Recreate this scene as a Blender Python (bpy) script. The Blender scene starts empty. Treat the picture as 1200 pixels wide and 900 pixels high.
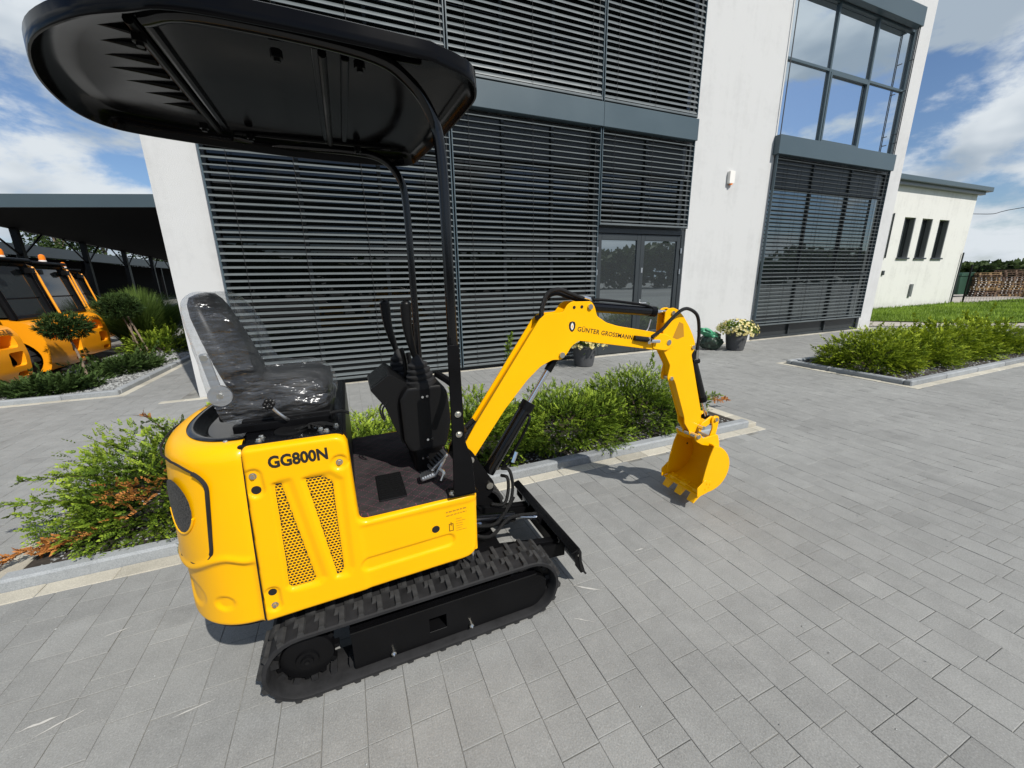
import bpy, bmesh, math, random
import numpy as np
from mathutils import Vector, Matrix, noise
rad = math.radians
random.seed(7)
rng = np.random.default_rng(11)
scene = bpy.context.scene
COL = scene.collection

# ------------------------------------------------------------------ camera
cam_data = bpy.data.cameras.new('camera')
cam_data.sensor_width = 36.0
cam_data.lens = 13.74
cam_data.clip_start = 0.05
cam_data.clip_end = 4000
camera = bpy.data.objects.new('camera', cam_data)
COL.objects.link(camera)
right = Vector((0.92224, -0.38621, -0.01782))
up = Vector((0.11443, 0.22864, 0.96676))
back = Vector((-0.36929, -0.89363, 0.25506))
M = Matrix((right, up, back)).transposed().to_4x4()
M.translation = Vector((0, 0, 1.6))
camera.matrix_world = M
scene.camera = camera

# ------------------------------------------------------------------ sun and sky
SUN_DIR = Vector((0.33, -0.90, 1.0)).normalized()       # towards the sun
elev = math.asin(SUN_DIR.z)
azim = math.atan2(SUN_DIR.x, SUN_DIR.y)                  # from +Y, clockwise
sun_data = bpy.data.lights.new('sun', 'SUN')
sun_data.energy = 5.0
sun_data.angle = rad(0.55)
sun_data.color = (1.0, 0.955, 0.88)
sun = bpy.data.objects.new('sun', sun_data)
COL.objects.link(sun)
sun.location = SUN_DIR * 30
sun.rotation_euler = (-SUN_DIR).to_track_quat('-Z', 'Y').to_euler()

world = bpy.data.worlds.new('World')
scene.world = world
world.use_nodes = True
wt = world.node_tree
wt.nodes.clear()
def wn(t, **k):
    n = wt.nodes.new(t)
    for a, v in k.items(): setattr(n, a, v)
    return n
def wmath(op, a, b=None, c=None, clamp=False):
    n = wn('ShaderNodeMath', operation=op); n.use_clamp = clamp
    for i, v in enumerate((a, b, c)):
        if v is None: continue
        if isinstance(v, (int, float)): n.inputs[i].default_value = v
        else: wt.links.new(v, n.inputs[i])
    return n.outputs[0]
sky = wn('ShaderNodeTexSky', sky_type='NISHITA')
sky.sun_disc = False
sky.sun_elevation = elev
sky.sun_rotation = azim
sky.air_density = 1.0; sky.dust_density = 0.8; sky.ozone_density = 1.6
tc = wn('ShaderNodeTexCoord')
sep = wn('ShaderNodeSeparateXYZ'); wt.links.new(tc.outputs['Generated'], sep.inputs[0])
zc = wmath('MULTIPLY', sep.outputs['Z'], 2.1)
comb = wn('ShaderNodeCombineXYZ')
wt.links.new(sep.outputs['X'], comb.inputs[0]); wt.links.new(sep.outputs['Y'], comb.inputs[1]); wt.links.new(zc, comb.inputs[2])
def cloud_noise(offset, scale, detail, rough=0.55, dist=0.2):
    m = wn('ShaderNodeMapping'); m.inputs['Location'].default_value = offset
    wt.links.new(comb.outputs[0], m.inputs['Vector'])
    n = wn('ShaderNodeTexNoise'); n.inputs['Scale'].default_value = scale
    n.inputs['Detail'].default_value = detail; n.inputs['Roughness'].default_value = rough
    n.inputs['Distortion'].default_value = dist
    wt.links.new(m.outputs[0], n.inputs['Vector'])
    return n.outputs['Fac']
CO = (38.7508, 35.7586, 30.1917)
SC = 3.8
n1 = cloud_noise(CO, SC, 10.0, 0.58, 0.15)
n2 = cloud_noise((CO[0] + 0.02, CO[1] - 0.04, CO[2] + 0.11), SC, 4.0, 0.5, 0.15)   # the same clouds a step towards the light above
cov = wn('ShaderNodeMapRange', interpolation_type='SMOOTHSTEP')
wt.links.new(n1, cov.inputs['Value'])
cov.inputs['From Min'].default_value = 0.43; cov.inputs['From Max'].default_value = 0.55
shade = wn('ShaderNodeMapRange', interpolation_type='SMOOTHSTEP')
wt.links.new(n2, shade.inputs['Value'])
shade.inputs['From Min'].default_value = 0.45; shade.inputs['From Max'].default_value = 0.64
ccol = wn('ShaderNodeMixRGB')
ccol.inputs[1].default_value = (9.3, 10.0, 10.6, 1)
ccol.inputs[2].default_value = (4.9, 5.9, 7.0, 1)
wt.links.new(shade.outputs[0], ccol.inputs[0])
smix = wn('ShaderNodeMixRGB')
wt.links.new(cov.outputs[0], smix.inputs[0])
sgain = wn('ShaderNodeMixRGB', blend_type='MULTIPLY'); sgain.inputs[0].default_value = 1.0
wt.links.new(sky.outputs[0], sgain.inputs[1]); sgain.inputs[2].default_value = (1.05, 1.2, 1.4, 1)
wt.links.new(sgain.outputs[0], smix.inputs[1]); wt.links.new(ccol.outputs[0], smix.inputs[2])
bg = wn('ShaderNodeBackground'); bg.inputs['Strength'].default_value = 0.078
wt.links.new(smix.outputs[0], bg.inputs['Color'])
wout = wn('ShaderNodeOutputWorld'); wt.links.new(bg.outputs[0], wout.inputs['Surface'])

scene.view_settings.view_transform = 'Standard'
scene.view_settings.look = 'None'
scene.view_settings.exposure = 0.0
scene.view_settings.gamma = 1.0
scene.view_settings.use_curve_mapping = False
scene.render.engine = 'CYCLES'
scene.render.resolution_x = 1024
scene.render.resolution_y = 768

# ------------------------------------------------------------------ helpers: objects
def wloc(o):
    v = Vector((0, 0, 0))
    while o is not None:
        v = v + o.location; o = o.parent
    return v

def thing(name, label, cat, loc=(0, 0, 0), group=None):
    o = bpy.data.objects.new(name, None)
    o.empty_display_size = 0.1
    COL.objects.link(o)
    o.location = loc
    tag(o, label, cat, group)
    return o

def tag(o, label=None, cat=None, group=None, kind=None):
    if label: o['label'] = label
    if cat: o['category'] = cat
    if group: o['group'] = group
    if kind: o['kind'] = kind
    return o

def link_mesh(name, me, mat, parent=None, smooth=None):
    if mat is not None:
        if isinstance(mat, (list, tuple)):
            for m in mat: me.materials.append(m)
        else: me.materials.append(mat)
    if smooth is not None:
        me.polygons.foreach_set('use_smooth', [True] * len(me.polygons))
        if smooth < 179: me.set_sharp_from_angle(angle=rad(smooth))
    o = bpy.data.objects.new(name, me)
    COL.objects.link(o)
    if parent is not None:
        off = wloc(parent)
        if off.length > 0: me.transform(Matrix.Translation(-off))
        o.parent = parent
    return o

def obj(name, bm, mat, parent=None, smooth=35, bevel=0, seg=2, label=None):
    """bmesh (world coordinates) -> one mesh object under parent"""
    if bevel:
        bmesh.ops.remove_doubles(bm, verts=bm.verts, dist=1e-5)
        ed = [e for e in bm.edges if len(e.link_faces) == 2 and e.calc_face_angle(0) > rad(32)]
        bmesh.ops.bevel(bm, geom=ed, offset=bevel, segments=seg, affect='EDGES', profile=0.5, clamp_overlap=True)
    bmesh.ops.recalc_face_normals(bm, faces=bm.faces)
    me = bpy.data.meshes.new(name)
    bm.to_mesh(me); bm.free()
    o = link_mesh(name, me, mat, parent, smooth)
    if bevel:
        w = o.modifiers.new('wn', 'WEIGHTED_NORMAL'); w.keep_sharp = True
    if label: o['label'] = label
    return o

def pyobj(name, verts, faces, mat, parent=None, smooth=None, tone=None, label=None):
    me = bpy.data.meshes.new(name)
    me.from_pydata([tuple(map(float, v)) for v in verts], [], faces)
    if tone is not None:
        a = me.attributes.new('tone', 'FLOAT', 'FACE'); a.data.foreach_set('value', np.asarray(tone, dtype=np.float32))
    me.update()
    o = link_mesh(name, me, mat, parent, smooth)
    if label: o['label'] = label
    return o

def copy_tree(root, parent=None):
    c = root.copy(); COL.objects.link(c); c.parent = parent
    for ch in list(root.children): copy_tree(ch, c)
    return c

# ------------------------------------------------------------------ helpers: shapes
def box(bm, x0, x1, y0, y1, z0, z1):
    v = [bm.verts.new((x, y, z)) for x in (x0, x1) for y in (y0, y1) for z in (z0, z1)]
    for f in ((0, 1, 3, 2), (4, 6, 7, 5), (0, 4, 5, 1), (2, 3, 7, 6), (0, 2, 6, 4), (1, 5, 7, 3)):
        bm.faces.new([v[i] for i in f])
    return v
def bbox(*a):
    bm = bmesh.new(); box(bm, *a); return bm

def frame_of(d):
    d = Vector(d).normalized()
    a = Vector((0, 0, 1)) if abs(d.z) < 0.9 else Vector((1, 0, 0))
    u = d.cross(a).normalized(); w = d.cross(u).normalized()
    return u, w

def cyl(bm, p0, p1, r0, r1=None, seg=16, caps=True):
    p0 = Vector(p0); p1 = Vector(p1); r1 = r0 if r1 is None else r1
    u, w = frame_of(p1 - p0)
    A = []; B = []
    for i in range(seg):
        a = 2 * math.pi * i / seg; d = u * math.cos(a) + w * math.sin(a)
        A.append(bm.verts.new(p0 + d * r0)); B.append(bm.verts.new(p1 + d * r1))
    for i in range(seg):
        j = (i + 1) % seg; bm.faces.new((A[i], A[j], B[j], B[i]))
    if caps:
        bm.faces.new(A[::-1]); bm.faces.new(B)
def bcyl(*a, **k):
    bm = bmesh.new(); cyl(bm, *a, **k); return bm

def revolve(bm, base, axis, prof, seg=20, cap=True):
    base = Vector(base); axis = Vector(axis).normalized(); u, w = frame_of(axis)
    rings = []
    for r, h in prof:
        rings.append([bm.verts.new(base + axis * h + (u * math.cos(2 * math.pi * i / seg) + w * math.sin(2 * math.pi * i / seg)) * max(r, 1e-4)) for i in range(seg)])
    for A, B in zip(rings, rings[1:]):
        for i in range(seg):
            j = (i + 1) % seg; bm.faces.new((A[i], A[j], B[j], B[i]))
    if cap:
        bm.faces.new(rings[0][::-1]); bm.faces.new(rings[-1])

def smooth_path(pts, n=6):
    pts = [Vector(p) for p in pts]
    if len(pts) < 3: return pts
    P = [pts[0] * 2 - pts[1]] + pts + [pts[-1] * 2 - pts[-2]]
    out = []
    for i in range(1, len(P) - 2):
        for k in range(n):
            t = k / n
            out.append(0.5 * ((2 * P[i]) + (-P[i - 1] + P[i + 1]) * t + (2 * P[i - 1] - 5 * P[i] + 4 * P[i + 1] - P[i + 2]) * t * t + (-P[i - 1] + 3 * P[i] - 3 * P[i + 1] + P[i + 2]) * t ** 3))
    out.append(pts[-1])
    return out

def tube(bm, pts, r, seg=8, n=6, rad_fn=None):
    P = smooth_path(pts, n)
    rings = []
    u = None
    for i, p in enumerate(P):
        d = (P[min(i + 1, len(P) - 1)] - P[max(i - 1, 0)]).normalized()
        if u is None: u, w = frame_of(d)
        else:
            u = (u - d * u.dot(d)).normalized(); w = d.cross(u)
        rr = r if rad_fn is None else r * rad_fn(i / (len(P) - 1))
        rings.append([bm.verts.new(p + (u * math.cos(2 * math.pi * k / seg) + w * math.sin(2 * math.pi * k / seg)) * rr) for k in range(seg)])
    for A, B in zip(rings, rings[1:]):
        for k in range(seg):
            j = (k + 1) % seg; bm.faces.new((A[k], A[j], B[j], B[k]))
    bm.faces.new(rings[0][::-1]); bm.faces.new(rings[-1])
def btube(*a, **k):
    bm = bmesh.new(); tube(bm, *a, **k); return bm

def prism(bm, pts, axis, a0, a1):
    """polygon in the two other axes (x,z for 'y'; x,y for 'z'; y,z for 'x') extruded along axis"""
    def P(p, a):
        if axis == 'y': return (p[0], a, p[1])
        if axis == 'z': return (p[0], p[1], a)
        return (a, p[0], p[1])
    A = [bm.verts.new(P(p, a0)) for p in pts]; B = [bm.verts.new(P(p, a1)) for p in pts]
    n = len(pts)
    for i in range(n):
        j = (i + 1) % n; bm.faces.new((A[i], A[j], B[j], B[i]))
    bm.faces.new(A[::-1]); bm.faces.new(B)
def bprism(*a):
    bm = bmesh.new(); prism(bm, *a); return bm

def round_poly(pts, r, n=4):
    """round the corners of a polygon; r a number or one per corner"""
    out = []; m = len(pts)
    for i in range(m):
        p = Vector(pts[i]); a = Vector(pts[i - 1]); b = Vector(pts[(i + 1) % m])
        rr = r[i] if isinstance(r, (list, tuple)) else r
        da = a - p; db = b - p
        k = min(rr, da.length * 0.48, db.length * 0.48)
        if k < 1e-5: out.append(tuple(p)); continue
        q0 = p + da.normalized() * k; q1 = p + db.normalized() * k
        for j in range(n + 1):
            t = j / n
            out.append(tuple((1 - t) ** 2 * q0 + 2 * (1 - t) * t * p + t * t * q1))
    return out

def arc_pts(cx, cz, r, a0, a1, n=8):
    return [(cx + r * math.cos(rad(a0 + (a1 - a0) * i / n)), cz + r * math.sin(rad(a0 + (a1 - a0) * i / n))) for i in range(n + 1)]

def boolean(bm, cutters, name='tmp'):
    """difference of bmesh and cutters -> bmesh"""
    bmesh.ops.recalc_face_normals(bm, faces=bm.faces)
    me = bpy.data.meshes.new(name); bm.to_mesh(me); bm.free()
    o = bpy.data.objects.new(name, me); COL.objects.link(o)
    tmp = []
    for c in cutters:
        bmesh.ops.recalc_face_normals(c, faces=c.faces)
        m2 = bpy.data.meshes.new('cut'); c.to_mesh(m2); c.free()
        o2 = bpy.data.objects.new('cut', m2); COL.objects.link(o2); tmp.append(o2)
        md = o.modifiers.new('b', 'BOOLEAN'); md.operation = 'DIFFERENCE'; md.object = o2; md.solver = 'EXACT'
    dg = bpy.context.evaluated_depsgraph_get(); dg.update()
    me2 = bpy.data.meshes.new_from_object(o.evaluated_get(dg))
    out = bmesh.new(); out.from_mesh(me2)
    for t in tmp + [o]: bpy.data.objects.remove(t)
    return out

def text_bm(s, size, offset=0.0, spacing=1.0, thick=0.0006):
    cu = bpy.data.curves.new('lettering', 'FONT'); cu.body = s; cu.size = size; cu.offset = offset; cu.extrude = thick
    cu.space_character = spacing; cu.resolution_u = 3
    o = bpy.data.objects.new('lettering', cu); COL.objects.link(o)
    dg = bpy.context.evaluated_depsgraph_get(); dg.update()
    me = bpy.data.meshes.new_from_object(o.evaluated_get(dg))
    bm = bmesh.new(); bm.from_mesh(me)
    bpy.data.objects.remove(o)
    return bm
def place_text(bm, origin, xdir, ydir, width=None):
    """put flat text with its baseline at origin along xdir"""
    xs = [v.co.x for v in bm.verts]
    x0, x1 = min(xs), max(xs)
    k = 1.0 if width is None else width / (x1 - x0)
    X = Vector(xdir).normalized(); Y = Vector(ydir).normalized(); Z = X.cross(Y)
    for v in bm.verts:
        c = v.co; v.co = Vector(origin) + X * ((c.x - x0) * k) + Y * c.y + Z * c.z
    return bm

# ------------------------------------------------------------------ materials
def mat(name, color=(0.5, 0.5, 0.5), rough=0.5, metal=0.0, coat=0.0, spec=0.5, alpha=None):
    m = bpy.data.materials.new(name); m.use_nodes = True
    b = m.node_tree.nodes['Principled BSDF']
    b.inputs['Base Color'].default_value = (*color, 1)
    b.inputs['Roughness'].default_value = rough
    b.inputs['Metallic'].default_value = metal
    b.inputs['Coat Weight'].default_value = coat
    b.inputs['Coat Roughness'].default_value = 0.08
    b.inputs['Specular IOR Level'].default_value = spec
    return m
def N(m, t, **k):
    n = m.node_tree.nodes.new(t)
    for a, v in k.items(): setattr(n, a, v)
    return n
def L(m, a, b): m.node_tree.links.new(a, b)
def P(m): return m.node_tree.nodes['Principled BSDF']
def noise_node(m, scale, detail=4, rough=0.55, coord='Object', vec=None):
    if vec is None:
        t = N(m, 'ShaderNodeTexCoord'); vec = t.outputs[coord]
    n = N(m, 'ShaderNodeTexNoise'); n.inputs['Scale'].default_value = scale; n.inputs['Detail'].default_value = detail
    n.inputs['Roughness'].default_value = rough
    L(m, vec, n.inputs['Vector']); return n.outputs['Fac']
def ramp(m, fac, stops):
    r = N(m, 'ShaderNodeValToRGB')
    el = r.color_ramp.elements
    while len(el) < len(stops): el.new(0.5)
    for e, (p, c) in zip(el, stops):
        e.position = p; e.color = (*c, 1) if len(c) == 3 else c
    L(m, fac, r.inputs[0]); return r.outputs['Color']
def bump(m, height, strength=0.2, dist=0.01):
    b = N(m, 'ShaderNodeBump'); b.inputs['Strength'].default_value = strength; b.inputs['Distance'].default_value = dist
    L(m, height, b.inputs['Height']); L(m, b.outputs[0], P(m).inputs['Normal']); return b
def vary(m, color, amount=0.12, scale=3.0, detail=5, rough_var=None):
    """large soft dirt/tone variation on a base colour"""
    f = noise_node(m, scale, detail)
    lo = tuple(c * (1 - amount) for c in color); hi = tuple(min(1, c * (1 + amount)) for c in color)
    L(m, ramp(m, f, [(0.3, lo), (0.7, hi)]), P(m).inputs['Base Color'])
    if rough_var:
        mr = N(m, 'ShaderNodeMapRange'); L(m, f, mr.inputs['Value'])
        mr.inputs['From Min'].default_value = 0.3; mr.inputs['From Max'].default_value = 0.7
        mr.inputs['To Min'].default_value = rough_var[0]; mr.inputs['To Max'].default_value = rough_var[1]
        L(m, mr.outputs[0], P(m).inputs['Roughness'])
    return m

MT = {}
MT['yellow'] = vary(mat('yellow_paint', (0.86, 0.425, 0.0), 0.34, coat=0.12, spec=0.16), (0.86, 0.425, 0.0), 0.04, 2.2, 4, (0.30, 0.42))
_f = noise_node(MT['yellow'], 9, 3); bump(MT['yellow'], _f, 0.05, 0.01)
MT['orange'] = vary(mat('orange_paint', (0.92, 0.345, 0.006), 0.38, coat=0.3), (0.92, 0.345, 0.006), 0.06, 1.3)
MT['black_gloss'] = vary(mat('black_gloss', (0.003, 0.003, 0.0035), 0.16, coat=0.0, spec=0.42), (0.003, 0.003, 0.0035), 0.3, 3, 4, (0.10, 0.22))
_f = noise_node(MT['black_gloss'], 2.5, 2); bump(MT['black_gloss'], _f, 0.12, 0.02)
MT['canopy'] = vary(mat('canopy_black', (0.002, 0.002, 0.0024), 0.14, spec=0.10), (0.0025, 0.0025, 0.003), 0.3, 3, 4, (0.10, 0.20))
_f = noise_node(MT['canopy'], 2.5, 2); bump(MT['canopy'], _f, 0.10, 0.02)
MT['black_satin'] = vary(mat('black_satin', (0.003, 0.003, 0.0033), 0.3, spec=0.13), (0.004, 0.004, 0.0045), 0.25, 6, 5, (0.25, 0.42))
MT['black_plastic'] = mat('black_plastic', (0.006, 0.006, 0.0063), 0.38, spec=0.2)
_f = noise_node(MT['black_plastic'], 900, 2); bump(MT['black_plastic'], _f, 0.12, 0.001)
MT['rubber'] = vary(mat('rubber', (0.016, 0.016, 0.017), 0.72, spec=0.25), (0.016, 0.016, 0.017), 0.35, 14, 6, (0.6, 0.85))
_f = noise_node(MT['rubber'], 120, 4); bump(MT['rubber'], _f, 0.25, 0.003)
MT['rubber_dusty'] = vary(mat('rubber_dusty', (0.035, 0.035, 0.035), 0.8, spec=0.25), (0.033, 0.033, 0.033), 0.5, 22, 6)
MT['hose'] = mat('hose', (0.006, 0.006, 0.006), 0.45, spec=0.3)
_w = N(MT['hose'], 'ShaderNodeTexVoronoi'); _w.inputs['Scale'].default_value = 260; bump(MT['hose'], _w.outputs['Distance'], 0.6, 0.003)
MT['chrome'] = mat('chrome', (0.75, 0.76, 0.78), 0.12, 1.0)
MT['zinc'] = mat('zinc_bolt', (0.62, 0.60, 0.54), 0.28, 1.0)
MT['alu'] = mat('aluminium', (0.62, 0.63, 0.64), 0.38, 1.0)
MT['dark_hole'] = mat('dark_hole', (0.004, 0.004, 0.004), 0.9)
MT['print_black'] = mat('print_black', (0.012, 0.011, 0.010), 0.45)
MT['print_brown'] = mat('print_brown', (0.10, 0.045, 0.004), 0.5)
MT['print_amber'] = mat('print_amber', (0.42, 0.20, 0.006), 0.5)
MT['seat'] = vary(mat('seat_vinyl', (0.009, 0.0095, 0.011), 0.45, spec=0.25), (0.009, 0.0095, 0.011), 0.2, 6)
MT['white_plastic'] = mat('white_plastic', (0.72, 0.70, 0.66), 0.45)
MT['red_print'] = mat('red_print', (0.5, 0.02, 0.02), 0.5)

# clear plastic bag over the seat
m = bpy.data.materials.new('clear_film'); m.use_nodes = True; MT['film'] = m
nt = m.node_tree; nt.nodes.remove(P(m)); out = nt.nodes['Material Output']
_tr = N(m, 'ShaderNodeBsdfTransparent'); _tr.inputs[0].default_value = (0.93, 0.94, 0.95, 1)
_gl = N(m, 'ShaderNodeBsdfGlossy'); _gl.inputs['Roughness'].default_value = 0.20; _gl.inputs['Color'].default_value = (0.95, 0.97, 1, 1)
_df = N(m, 'ShaderNodeBsdfDiffuse'); _df.inputs['Color'].default_value = (0.8, 0.81, 0.83, 1)
_t = N(m, 'ShaderNodeTexCoord'); _mp = N(m, 'ShaderNodeMapping'); _mp.inputs['Rotation'].default_value = (0.3, 0.9, 0.4); _mp.inputs['Scale'].default_value = (1, 1, 3.0)
L(m, _t.outputs['Object'], _mp.inputs['Vector'])
_nf = noise_node(m, 3.2, 3, 0.5, vec=_mp.outputs[0])
_rd = N(m, 'ShaderNodeMath', operation='SUBTRACT'); L(m, _nf, _rd.inputs[0]); _rd.inputs[1].default_value = 0.5
_ra = N(m, 'ShaderNodeMath', operation='ABSOLUTE'); L(m, _rd.outputs[0], _ra.inputs[0])
_n2 = noise_node(m, 13, 3, 0.5, vec=_mp.outputs[0])
_ad = N(m, 'ShaderNodeMath', operation='MULTIPLY_ADD'); L(m, _n2, _ad.inputs[0]); _ad.inputs[1].default_value = 0.22; L(m, _ra.outputs[0], _ad.inputs[2])
_bp = N(m, 'ShaderNodeBump'); _bp.inputs['Strength'].default_value = 0.9; _bp.inputs['Distance'].default_value = 0.09; L(m, _ad.outputs[0], _bp.inputs['Height'])
L(m, _bp.outputs[0], _gl.inputs['Normal']); L(m, _bp.outputs[0], _df.inputs['Normal'])
_fr = N(m, 'ShaderNodeLayerWeight'); _fr.inputs['Blend'].default_value = 0.42; L(m, _bp.outputs[0], _fr.inputs['Normal'])
_f1 = N(m, 'ShaderNodeMapRange'); L(m, _fr.outputs['Facing'], _f1.inputs['Value']); _f1.inputs['To Min'].default_value = 0.035; _f1.inputs['To Max'].default_value = 0.26
_s1 = N(m, 'ShaderNodeMixShader'); L(m, _f1.outputs[0], _s1.inputs[0]); L(m, _tr.outputs[0], _s1.inputs[1]); L(m, _gl.outputs[0], _s1.inputs[2])
_s2 = N(m, 'ShaderNodeMixShader'); _hz = noise_node(m, 4.5, 3); _hm = N(m, 'ShaderNodeMapRange'); L(m, _hz, _hm.inputs['Value']); _hm.inputs['From Min'].default_value = .42; _hm.inputs['From Max'].default_value = .72; _hm.inputs['To Min'].default_value = .008; _hm.inputs['To Max'].default_value = .06; L(m, _hm.outputs[0], _s2.inputs[0]); L(m, _s1.outputs[0], _s2.inputs[1]); L(m, _df.outputs[0], _s2.inputs[2])
L(m, _s2.outputs[0], out.inputs['Surface'])

# stucco
def stucco(name, color, dirt=0.10):
    m = mat(name, color, 0.9, spec=0.25)
    f1 = noise_node(m, 0.9, 6, 0.65); f2 = noise_node(m, 9, 6, 0.65)
    t = N(m, 'ShaderNodeTexCoord'); mp = N(m, 'ShaderNodeMapping'); mp.inputs['Scale'].default_value = (5.0, 5.0, 0.16); L(m, t.outputs['Object'], mp.inputs['Vector'])
    f4 = noise_node(m, 1.0, 5, 0.6, vec=mp.outputs[0])                       # rain streaks
    mx = N(m, 'ShaderNodeMath', operation='MULTIPLY_ADD'); L(m, f2, mx.inputs[0]); mx.inputs[1].default_value = 0.45; L(m, f1, mx.inputs[2])
    m2 = N(m, 'ShaderNodeMath', operation='MULTIPLY_ADD'); L(m, f4, m2.inputs[0]); m2.inputs[1].default_value = 0.55; L(m, mx.outputs[0], m2.inputs[2])
    sz = N(m, 'ShaderNodeSeparateXYZ'); L(m, t.outputs['Object'], sz.inputs[0])
    sp_ = N(m, 'ShaderNodeMapRange'); L(m, sz.outputs['Z'], sp_.inputs['Value']); sp_.inputs['From Min'].default_value = 0.0; sp_.inputs['From Max'].default_value = 0.35; sp_.inputs['To Min'].default_value = -0.30; sp_.inputs['To Max'].default_value = 0.0   # splash dirt at the foot
    m3 = N(m, 'ShaderNodeMath', operation='ADD'); L(m, m2.outputs[0], m3.inputs[0]); L(m, sp_.outputs[0], m3.inputs[1])
    lo = tuple(c * (1 - dirt * 1.6) for c in color)
    L(m, ramp(m, m3.outputs[0], [(0.62, lo), (1.06, color)]), P(m).inputs['Base Color'])
    f3 = noise_node(m, 110, 4, 0.7); bump(m, f3, 0.7, 0.008)
    return m
MT['stucco'] = stucco('white_stucco', (0.535, 0.54, 0.537))
MT['stucco_old'] = stucco('weathered_stucco', (0.62, 0.618, 0.59), 0.13)
MT['anthracite'] = vary(mat('anthracite_metal', (0.056, 0.083, 0.099), 0.36, spec=0.4), (0.056, 0.083, 0.099), 0.06, 0.8, 3, (0.32, 0.42))
MT['anthracite_dark'] = vary(mat('dark_frame_metal', (0.028, 0.034, 0.038), 0.4), (0.028, 0.034, 0.038), 0.1, 1.5)
MT['slat'] = vary(mat('slat_metal', (0.115, 0.132, 0.137), 0.40, 0.1), (0.115, 0.132, 0.137), 0.07, 1.6, 4, (0.3, 0.45))
MT['cord'] = mat('blind_cord', (0.01, 0.01, 0.01), 0.8)
MT['spandrel'] = mat('spandrel_panel', (0.022, 0.026, 0.028), 0.3)
def glass(name, tint, metal, rough=0.015):
    m = mat(name, tint, rough, metal, spec=0.5)
    f = noise_node(m, 0.7, 2); bump(m, f, 0.035, 0.05)
    return m
MT['glass_dark'] = glass('window_glass_dark', (0.006, 0.008, 0.008), 0.0)
MT['glass_sky'] = glass('window_glass_coated', (0.66, 0.72, 0.76), 0.97)

# pavers: tone of each stone comes with the mesh
def paver_mat(name, base, spread=0.22):
    m = mat(name, base, 0.82, spec=0.3)
    at = N(m, 'ShaderNodeAttribute'); at.attribute_name = 'tone'
    f1 = noise_node(m, 170, 3, 0.75); f2 = noise_node(m, 0.6, 5, 0.6); f3 = noise_node(m, 7, 6, 0.7)
    tcn = N(m, 'ShaderNodeTexCoord')
    vo = N(m, 'ShaderNodeTexVoronoi'); vo.inputs['Scale'].default_value = 75; L(m, tcn.outputs['Object'], vo.inputs['Vector'])
    sp_ = N(m, 'ShaderNodeMapRange'); L(m, vo.outputs['Distance'], sp_.inputs['Value']); sp_.inputs['From Min'].default_value = .0; sp_.inputs['From Max'].default_value = .28; sp_.inputs['To Min'].default_value = .30; sp_.inputs['To Max'].default_value = 0
    a = N(m, 'ShaderNodeMath', operation='MULTIPLY_ADD'); L(m, f1, a.inputs[0]); a.inputs[1].default_value = 1.25; a.inputs[2].default_value = -0.625
    b = N(m, 'ShaderNodeMath', operation='MULTIPLY_ADD'); L(m, f2, b.inputs[0]); b.inputs[1].default_value = 0.75; L(m, a.outputs[0], b.inputs[2])
    c = N(m, 'ShaderNodeMath', operation='MULTIPLY_ADD'); L(m, f3, c.inputs[0]); c.inputs[1].default_value = 0.55; L(m, b.outputs[0], c.inputs[2])
    c2 = N(m, 'ShaderNodeMath', operation='ADD'); L(m, c.outputs[0], c2.inputs[0]); L(m, sp_.outputs[0], c2.inputs[1])
    d = N(m, 'ShaderNodeMath', operation='ADD'); L(m, c2.outputs[0], d.inputs[0]); L(m, at.outputs['Fac'], d.inputs[1])
    f5 = noise_node(m, 1.7, 5, 0.62); st = N(m, 'ShaderNodeMapRange', interpolation_type='SMOOTHSTEP'); L(m, f5, st.inputs['Value']); st.inputs['From Min'].default_value = .56; st.inputs['From Max'].default_value = .70; st.inputs['To Min'].default_value = 0; st.inputs['To Max'].default_value = -.16   # old stains
    d0 = d; d = N(m, 'ShaderNodeMath', operation='ADD'); L(m, d0.outputs[0], d.inputs[0]); L(m, st.outputs[0], d.inputs[1])
    lo = tuple(x * (1 - spread * 1.6) for x in base); hi = tuple(x * (1 + spread * 1.4) for x in base)
    L(m, ramp(m, d.outputs[0], [(0.22, lo), (0.64, base), (1.0, hi)]), P(m).inputs['Base Color'])
    bump(m, f1, 0.5, 0.003)
    return m
MT['paver'] = paver_mat('grey_paver', (0.236, 0.238, 0.230))
MT['paver_beige'] = paver_mat('beige_paver', (0.42, 0.395, 0.33))
MT['joint'] = vary(mat('joint_sand', (0.19, 0.187, 0.172), 0.95), (0.19, 0.187, 0.172), 0.45, 4)
MT['kerb'] = paver_mat('grey_kerb', (0.26, 0.275, 0.285), 0.25)
MT['soil'] = vary(mat('dark_soil', (0.03, 0.024, 0.018), 0.95), (0.032, 0.026, 0.02), 0.5, 30)
MT['asphalt'] = vary(mat('yard_ground', (0.16, 0.155, 0.145), 0.95), (0.16, 0.155, 0.145), 0.25, 0.15)
MT['gravelroad'] = vary(mat('pale_yard', (0.36, 0.33, 0.29), 0.95), (0.36, 0.33, 0.29), 0.15, 0.6)
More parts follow.
